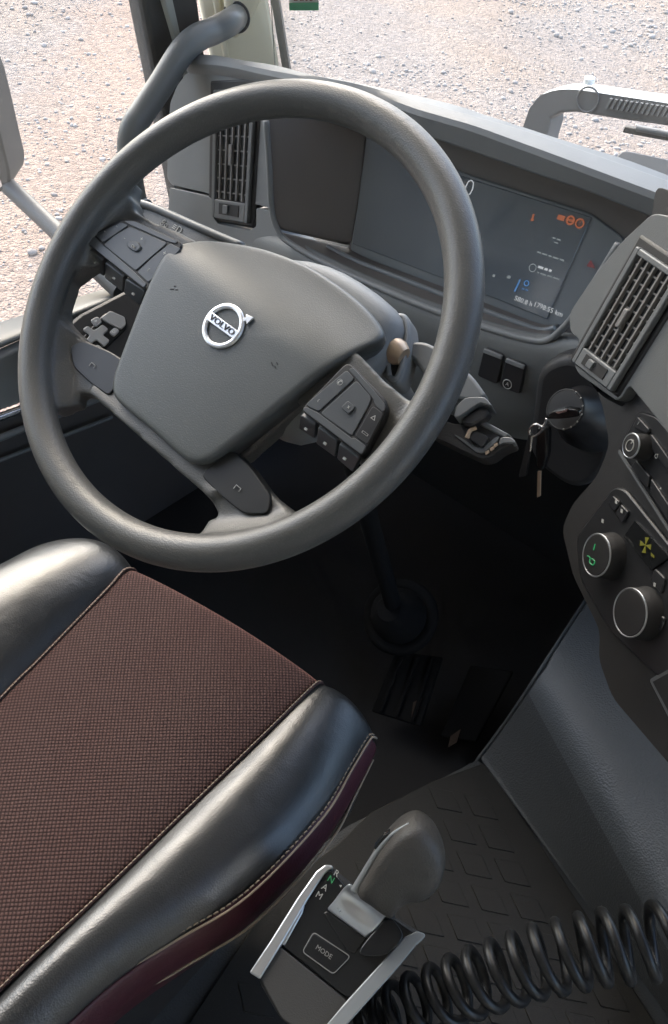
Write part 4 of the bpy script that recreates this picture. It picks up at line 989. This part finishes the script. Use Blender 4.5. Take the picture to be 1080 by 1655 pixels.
# fabric centre
cols = [0, .03, .12, .3, .5, .7, .88, .97, 1]
rows = []
for i, (a, b) in enumerate(zip(S1, S2)):
    r = []
    for t in cols:
        p = ex(a, b, t); e_ = (1 - (2 * t - 1) ** 8)
        fwd = math.sin(math.pi * t) * (.007 if i >= 6 else 0)
        r.append(p + Vector((0, fwd, .004 * e_)))
    rows.append(r)
me = grid_mesh(rows)
uvl = me.uv_layers.new(name='UVMap'); vs = []
accs = [p.y for p in rows[0]]; prev = None
for r in rows:
    if prev is not None: accs = [a_ + math.hypot(p.y - q_.y, p.z - q_.z) for a_, p, q_ in zip(accs, r, prev)]
    prev = r
    for p, a_ in zip(r, accs): vs.append(((p.x + a_) * .7071, (a_ - p.x) * .7071))
for lp in me.loops: uvl.data[lp.index].uv = vs[lp.vertex_index]
link('fabric_centre', me, M['fabric'], se, solid=.01, subsurf=3, smooth=180)
# right bolster
rows = []
for i, (a, b) in enumerate(zip(S2, S3)):
    hgt = .020 if i < 6 else (.017, .012, .010, .008, .006, .004, .003)[min(i - 6, 6)]
    r = []
    for t, hh in ((0, -.003), (.04, .001), (.15, .55), (.35, 1.0), (.6, 1.05), (.82, .72), (.95, .2), (1, -.02)):
        p = ex(a, b, t); r.append(p + Vector((0, .008 * math.sin(math.pi * t) if i >= 6 else 0, hgt * hh)))
    rows.append(r)
sheet('leather_bolster', rows, M['leather'], se, .008, 3)
# left bolster
l0 = [Vector((-.20, -.62, .36)), Vector((-.22, -.45, .375)), Vector((-.235, -.31, .385)), Vector((-.24, -.24, .385)), ZP(10, 908, .385) + Vector((0, -.02, 0)), ZP(50, 886, .38), ZP(90, 879, .37)]
S0 = lines(l0); rows = []
for i, (a, b) in enumerate(zip(S0, S1)):
    hgt = .030 if i < 5 else (.026, .022, .018, .014, .010, .006, .005, .004)[min(i - 5, 7)]
    r = []
    for t, hh in ((-.25, -1.8), (-.1, -.7), (0, .1), (.15, .75), (.4, 1.05), (.65, .95), (.85, .55), (.96, .05), (1, -.1)):
        p = ex(a, b, t); r.append(p + Vector((0, .016 * math.sin(math.pi * max(t, 0)) if i >= 6 else 0, hgt * hh)))
    rows.append(r)
sheet('leather_bolster', rows, M['leather'], se, .008, 3)
# burgundy side panel
l4d = Vector((.012, .0, -.035)); rows = []
for i, p in enumerate(S3):
    w_ = (.8, .8, .8, 1, 1, 1, .9, .75, .6, .4)[min(i, 9)]; dz_ = (1, 1, 1, 1, 1, 1, .9, .75, .55, .3)[min(i, 9)]
    if i > 8: break
    rows.append([p + Vector((-.002, 0, -.0005)), p + Vector((.002, 0, -.004)), p + Vector((.011 * w_, .003, -.025 * dz_)), p + Vector((.012 * w_, .003, -.046 * dz_)), p + Vector((.002, 0, -.10 * dz_))])
sheet('side_panel', rows, M['burgundy'], se, .006, 2)
link('side_piping', tube_mesh(catmull([r[3] for r in rows[:8]], 6), .0012, 6), M['thread'], se, smooth=180)
# piping and stitches along the seams
def seam(L, r, mt, name, dz=.0015):
    c_ = catmull([p + Vector((0, 0, dz)) for p in L], 8); link(name, tube_mesh(c_, r, 8), M[mt], se, smooth=180); return c_
cA = seam(S1[:11], .0020, 'piping', 'seam_piping', .0); cB = seam(S2[:11], .0020, 'piping', 'seam_piping', .0); cC = seam(S3[:10], .0012, 'thread', 'edge_piping', .0015)
def stitches(curve, ln, gap, r, off, name='stitching'):
    acc_ = [0]
    for a, b in zip(curve, curve[1:]): acc_.append(acc_[-1] + (b - a).length)
    def pt(s):
        k = int(np.searchsorted(acc_, s)) ; k = min(max(k, 1), len(curve) - 1); t = (s - acc_[k - 1]) / max(acc_[k] - acc_[k - 1], 1e-9); return curve[k - 1].lerp(curve[k], t)
    ms = []; s = .01
    while s + ln < acc_[-1]:
        a, b = pt(s), pt(s + ln); ms.append(tube_mesh([a + off, (a + b) / 2 + off * 1.12, b + off], r, 5)); s += ln + gap
    o = link(name, join(ms), M['thread'], se, smooth=180); o['kind'] = 'stuff'
stitches(cC, .0046, .0020, .0008, Vector((-.0035, 0, .0022)))
stitches(cB, .0036, .0014, .0007, Vector((-.0006, 0, .0020)))
stitches(cA, .0036, .0014, .0007, Vector((.0006, 0, .0020)))
# seat frame below
boxs('seat_base', -.2, .22, -.62, -.10, .10, .26, M['black'], se, bevel=.02)
boxs('seat_riser', -.12, .16, -.55, -.18, -.118, .10, M['black'], se, bevel=.01)

# ================================================================== GEAR SELECTOR
gs = thing('gear_selector', Vector((.36, -.2, 0)), 'gear selector console with grey grip lever and silver edges', 'gear selector')
GN = Vector((.05, -.28, .95)).normalized(); GP = Vector(ZP(540, 1520, .43))
def G(x, y, d=0): return PL(x, y, GP + GN * d, GN)
def Gz(L, d=0): return [G(400 + x * .2778, 1380 + y * .2778, d) for x, y in L]
slab('housing', rounded(Gz([(40, 700), (150, 540), (310, 270), (430, 100), (490, 70), (560, 130), (800, 330), (1000, 450), (1010, 500), (900, 640), (560, 985), (480, 1100), (200, 980)], -.002), .01, 3), .12, M['black'], gs, bevel=.004, seg=3)
slab('gloss_panel', rounded(Gz([(180, 515), (320, 290), (430, 110), (490, 85), (600, 220), (820, 350), (990, 470), (900, 610), (592, 850)], .0045), .006, 3), .012, M['gloss'], gs, bevel=.002)
slab('rear_panel', rounded(Gz([(165, 520), (585, 858), (470, 985), (430, 1110), (200, 960), (70, 715)], .0045), .004, 3), .012, M['rear_panel'], gs, bevel=.002)
def strip_(L0, L1, d, nm, mt):
    return slab(nm, Gz(L0, d) + Gz(L1[::-1], d), .035, M[mt], gs, bevel=.005, seg=4)
strip_([(10, 690), (130, 510), (290, 255), (400, 100), (450, 62), (492, 64)], [(72, 730), (200, 522), (348, 270), (447, 116), (474, 94), (500, 84)], .0075, 'silver_edge', 'alu')
strip_([(455, 1000), (562, 872), (782, 630), (915, 482), (990, 448), (1030, 462)], [(548, 1030), (650, 915), (860, 680), (985, 528), (1022, 496), (1036, 480)], .0075, 'silver_edge', 'alu_grey')
slab('silver_wedge', Gz([(185, 512), (325, 275), (333, 300), (320, 345), (215, 535)], .0058), .004, M['alu'], gs, bevel=.001)
mb = slab('mode_button', rounded(Gz([(385, 462), (592, 602), (498, 692), (328, 566)], .0062), .002, 3), .005, M['gloss'], gs, bevel=.0012)
pm = Gz([(385, 455), (600, 597), (500, 700), (320, 570)], .0056)
link('button_outline', tube_mesh(rounded(pm, .003, 4) + [rounded(pm, .003, 4)[0]], .0004, 6), M['symbol_dim'], mb)
GXv = (G(484, 1545) - G(510, 1562)); GXv = (Gz([(480, 600)])[0] - Gz([(410, 550)])[0]).normalized(); GYv = GN.cross(GXv)
text('lettering', 'MODE', .0054, Gz([(445, 572)], .0066)[0], GXv, GYv, M['symbol_dim'], mb)
for s_, p_, m_ in (('R', (518, 115), 'symbol'), ('N', (486, 150), 'e_green'), ('A', (450, 196), 'symbol'), ('M', (417, 243), 'symbol'), ('◂', (540, 186), 'symbol')):
    text('lettering', s_, .0075, Gz([p_], .0049)[0], GXv, GYv, M[m_], gs)
# saddle-shaped silver collar
rows = []
for i, (a, b) in enumerate((((455, 325), (690, 500)), ((480, 300), (705, 480)), ((510, 265), (735, 450)), ((540, 225), (765, 410)), ((568, 195), (795, 372)), ((590, 180), (815, 350)))):
    d = (.0055, .009, .013, .017, .022, .028)[i]
    pa, pb = Gz([a], d)[0], Gz([b], d)[0]
    rows.append([ex(pa, pb, t) + GN * (-.007 * math.sin(math.pi * t) if i > 2 else 0) for t in (0, .1, .35, .65, .9, 1)])
sheet('silver_collar', rows, M['alu'], gs, .003, 2)
slab('flap', Gz([(440, 345), (465, 330), (690, 500), (625, 580), (575, 560)], .0056), .004, M['gloss'], gs, bevel=.001)
# shoulder block
slab('shoulder', rounded(Gz([(700, 490), (830, 350), (925, 480), (800, 600), (630, 590)], .012), .008, 3), .02, M['gloss'], gs, bevel=.006, seg=3)
# grip
KN = Vector((.42, -.72, .55)).normalized(); KP0 = Vector(G(600, 1455, .035))
def GK(x, y, d=0): return PL(x, y, KP0 + KN * d, KN)
grip_px = [(573, 1440), (590, 1405), (612, 1366), (640, 1332), (662, 1317), (682, 1315), (704, 1332), (719, 1360), (724, 1395), (712, 1430), (690, 1450), (662, 1454), (646, 1464), (632, 1482), (618, 1478), (595, 1460)]
V = []; F = []; gp = catmull([Vector((648 + (x - 648) * .95, 1402 + (y - 1395) * .90, 0)) for x, y in grip_px], 3, closed=True); n = len(gp); cg = Vector((648, 1395, 0))
lay = [(.02, .0125), (.5, .0125), (.78, .0115), (.90, .0085), (.965, .004), (1.0, -.003), (1.0, -.013), (.95, -.021), (.8, -.026), (.3, -.028), (.02, -.028)]
for s_, d in lay:
    for p in gp:
        q_ = cg + (p - cg) * s_; V.append(GK(q_.x, q_.y, 0) + KN * d)
for i in range(len(lay) - 1):
    for k in range(n): F.append((i * n + k, i * n + (k + 1) % n, (i + 1) * n + (k + 1) % n, (i + 1) * n + k))
F += [tuple(range(n)), tuple((len(lay) - 1) * n + k for k in range(n))[::-1]]
gripo = link('grip', fixn(mesh(V, F)), M['knobgrip'], gs, smooth=180)
link('grip_edge', tube_mesh(catmull([GK(x, y, -.002) for x, y in ((573, 1440), (589, 1412), (608, 1380), (633, 1350), (662, 1331))], 6), list(np.linspace(.0036, .0012, 25)), 10), M['alu_grey'], gs, smooth=180)
slab('release_button', rounded([GK(x, y, -.002) for x, y in ((603, 1372), (622, 1350), (632, 1344), (614, 1376))], .002, 2), .006, M['gloss'], gs, bevel=.001)
link('lever_neck', tube_mesh([G(625, 1500, -.01), GK(618, 1462, -.02)], .009, 16), M['black'], gs)

# ================================================================== COILED HOSE
ho = thing('coiled_hose', Vector((.45, -.15, .3)), 'black coiled spiral air hose beside the gear selector', 'hose')
def HP(x, y, dep): return Vector(CAM_POS + ray(x, y) * dep)
axp = catmull([HP(575, 1668, .80), HP(640, 1640, .78), HP(740, 1598, .755), HP(840, 1562, .735), HP(940, 1537, .72), HP(1040, 1523, .71), HP(1150, 1510, .70)], 40)
fr = rot_frame(axp); turns = 17.5; pts = []
N_ = len(axp) * 3
for i in range(N_):
    t = i / (N_ - 1) * (len(axp) - 1.001); k = int(t); f_ = t - k
    p = axp[k].lerp(axp[k + 1], f_); T_ = (axp[k + 1] - axp[k]).normalized()
    s_ = i / (N_ - 1); rr = .0245 + .004 * s_
    up_ = Vector((0, 0, 1)); e1 = (up_ - T_ * up_.dot(T_)).normalized(); e2 = T_.cross(e1)
    an = 2 * math.pi * turns * (s_ * 1.2 - .2 * s_ * s_) + .6
    jit = .0012 * math.sin(s_ * 37)
    pts.append(p + e1 * (rr * math.cos(an) + jit) + e2 * (rr * math.sin(an)))
link('coil', tube_mesh(pts, .0051, 10), M['hose'], ho, smooth=180)
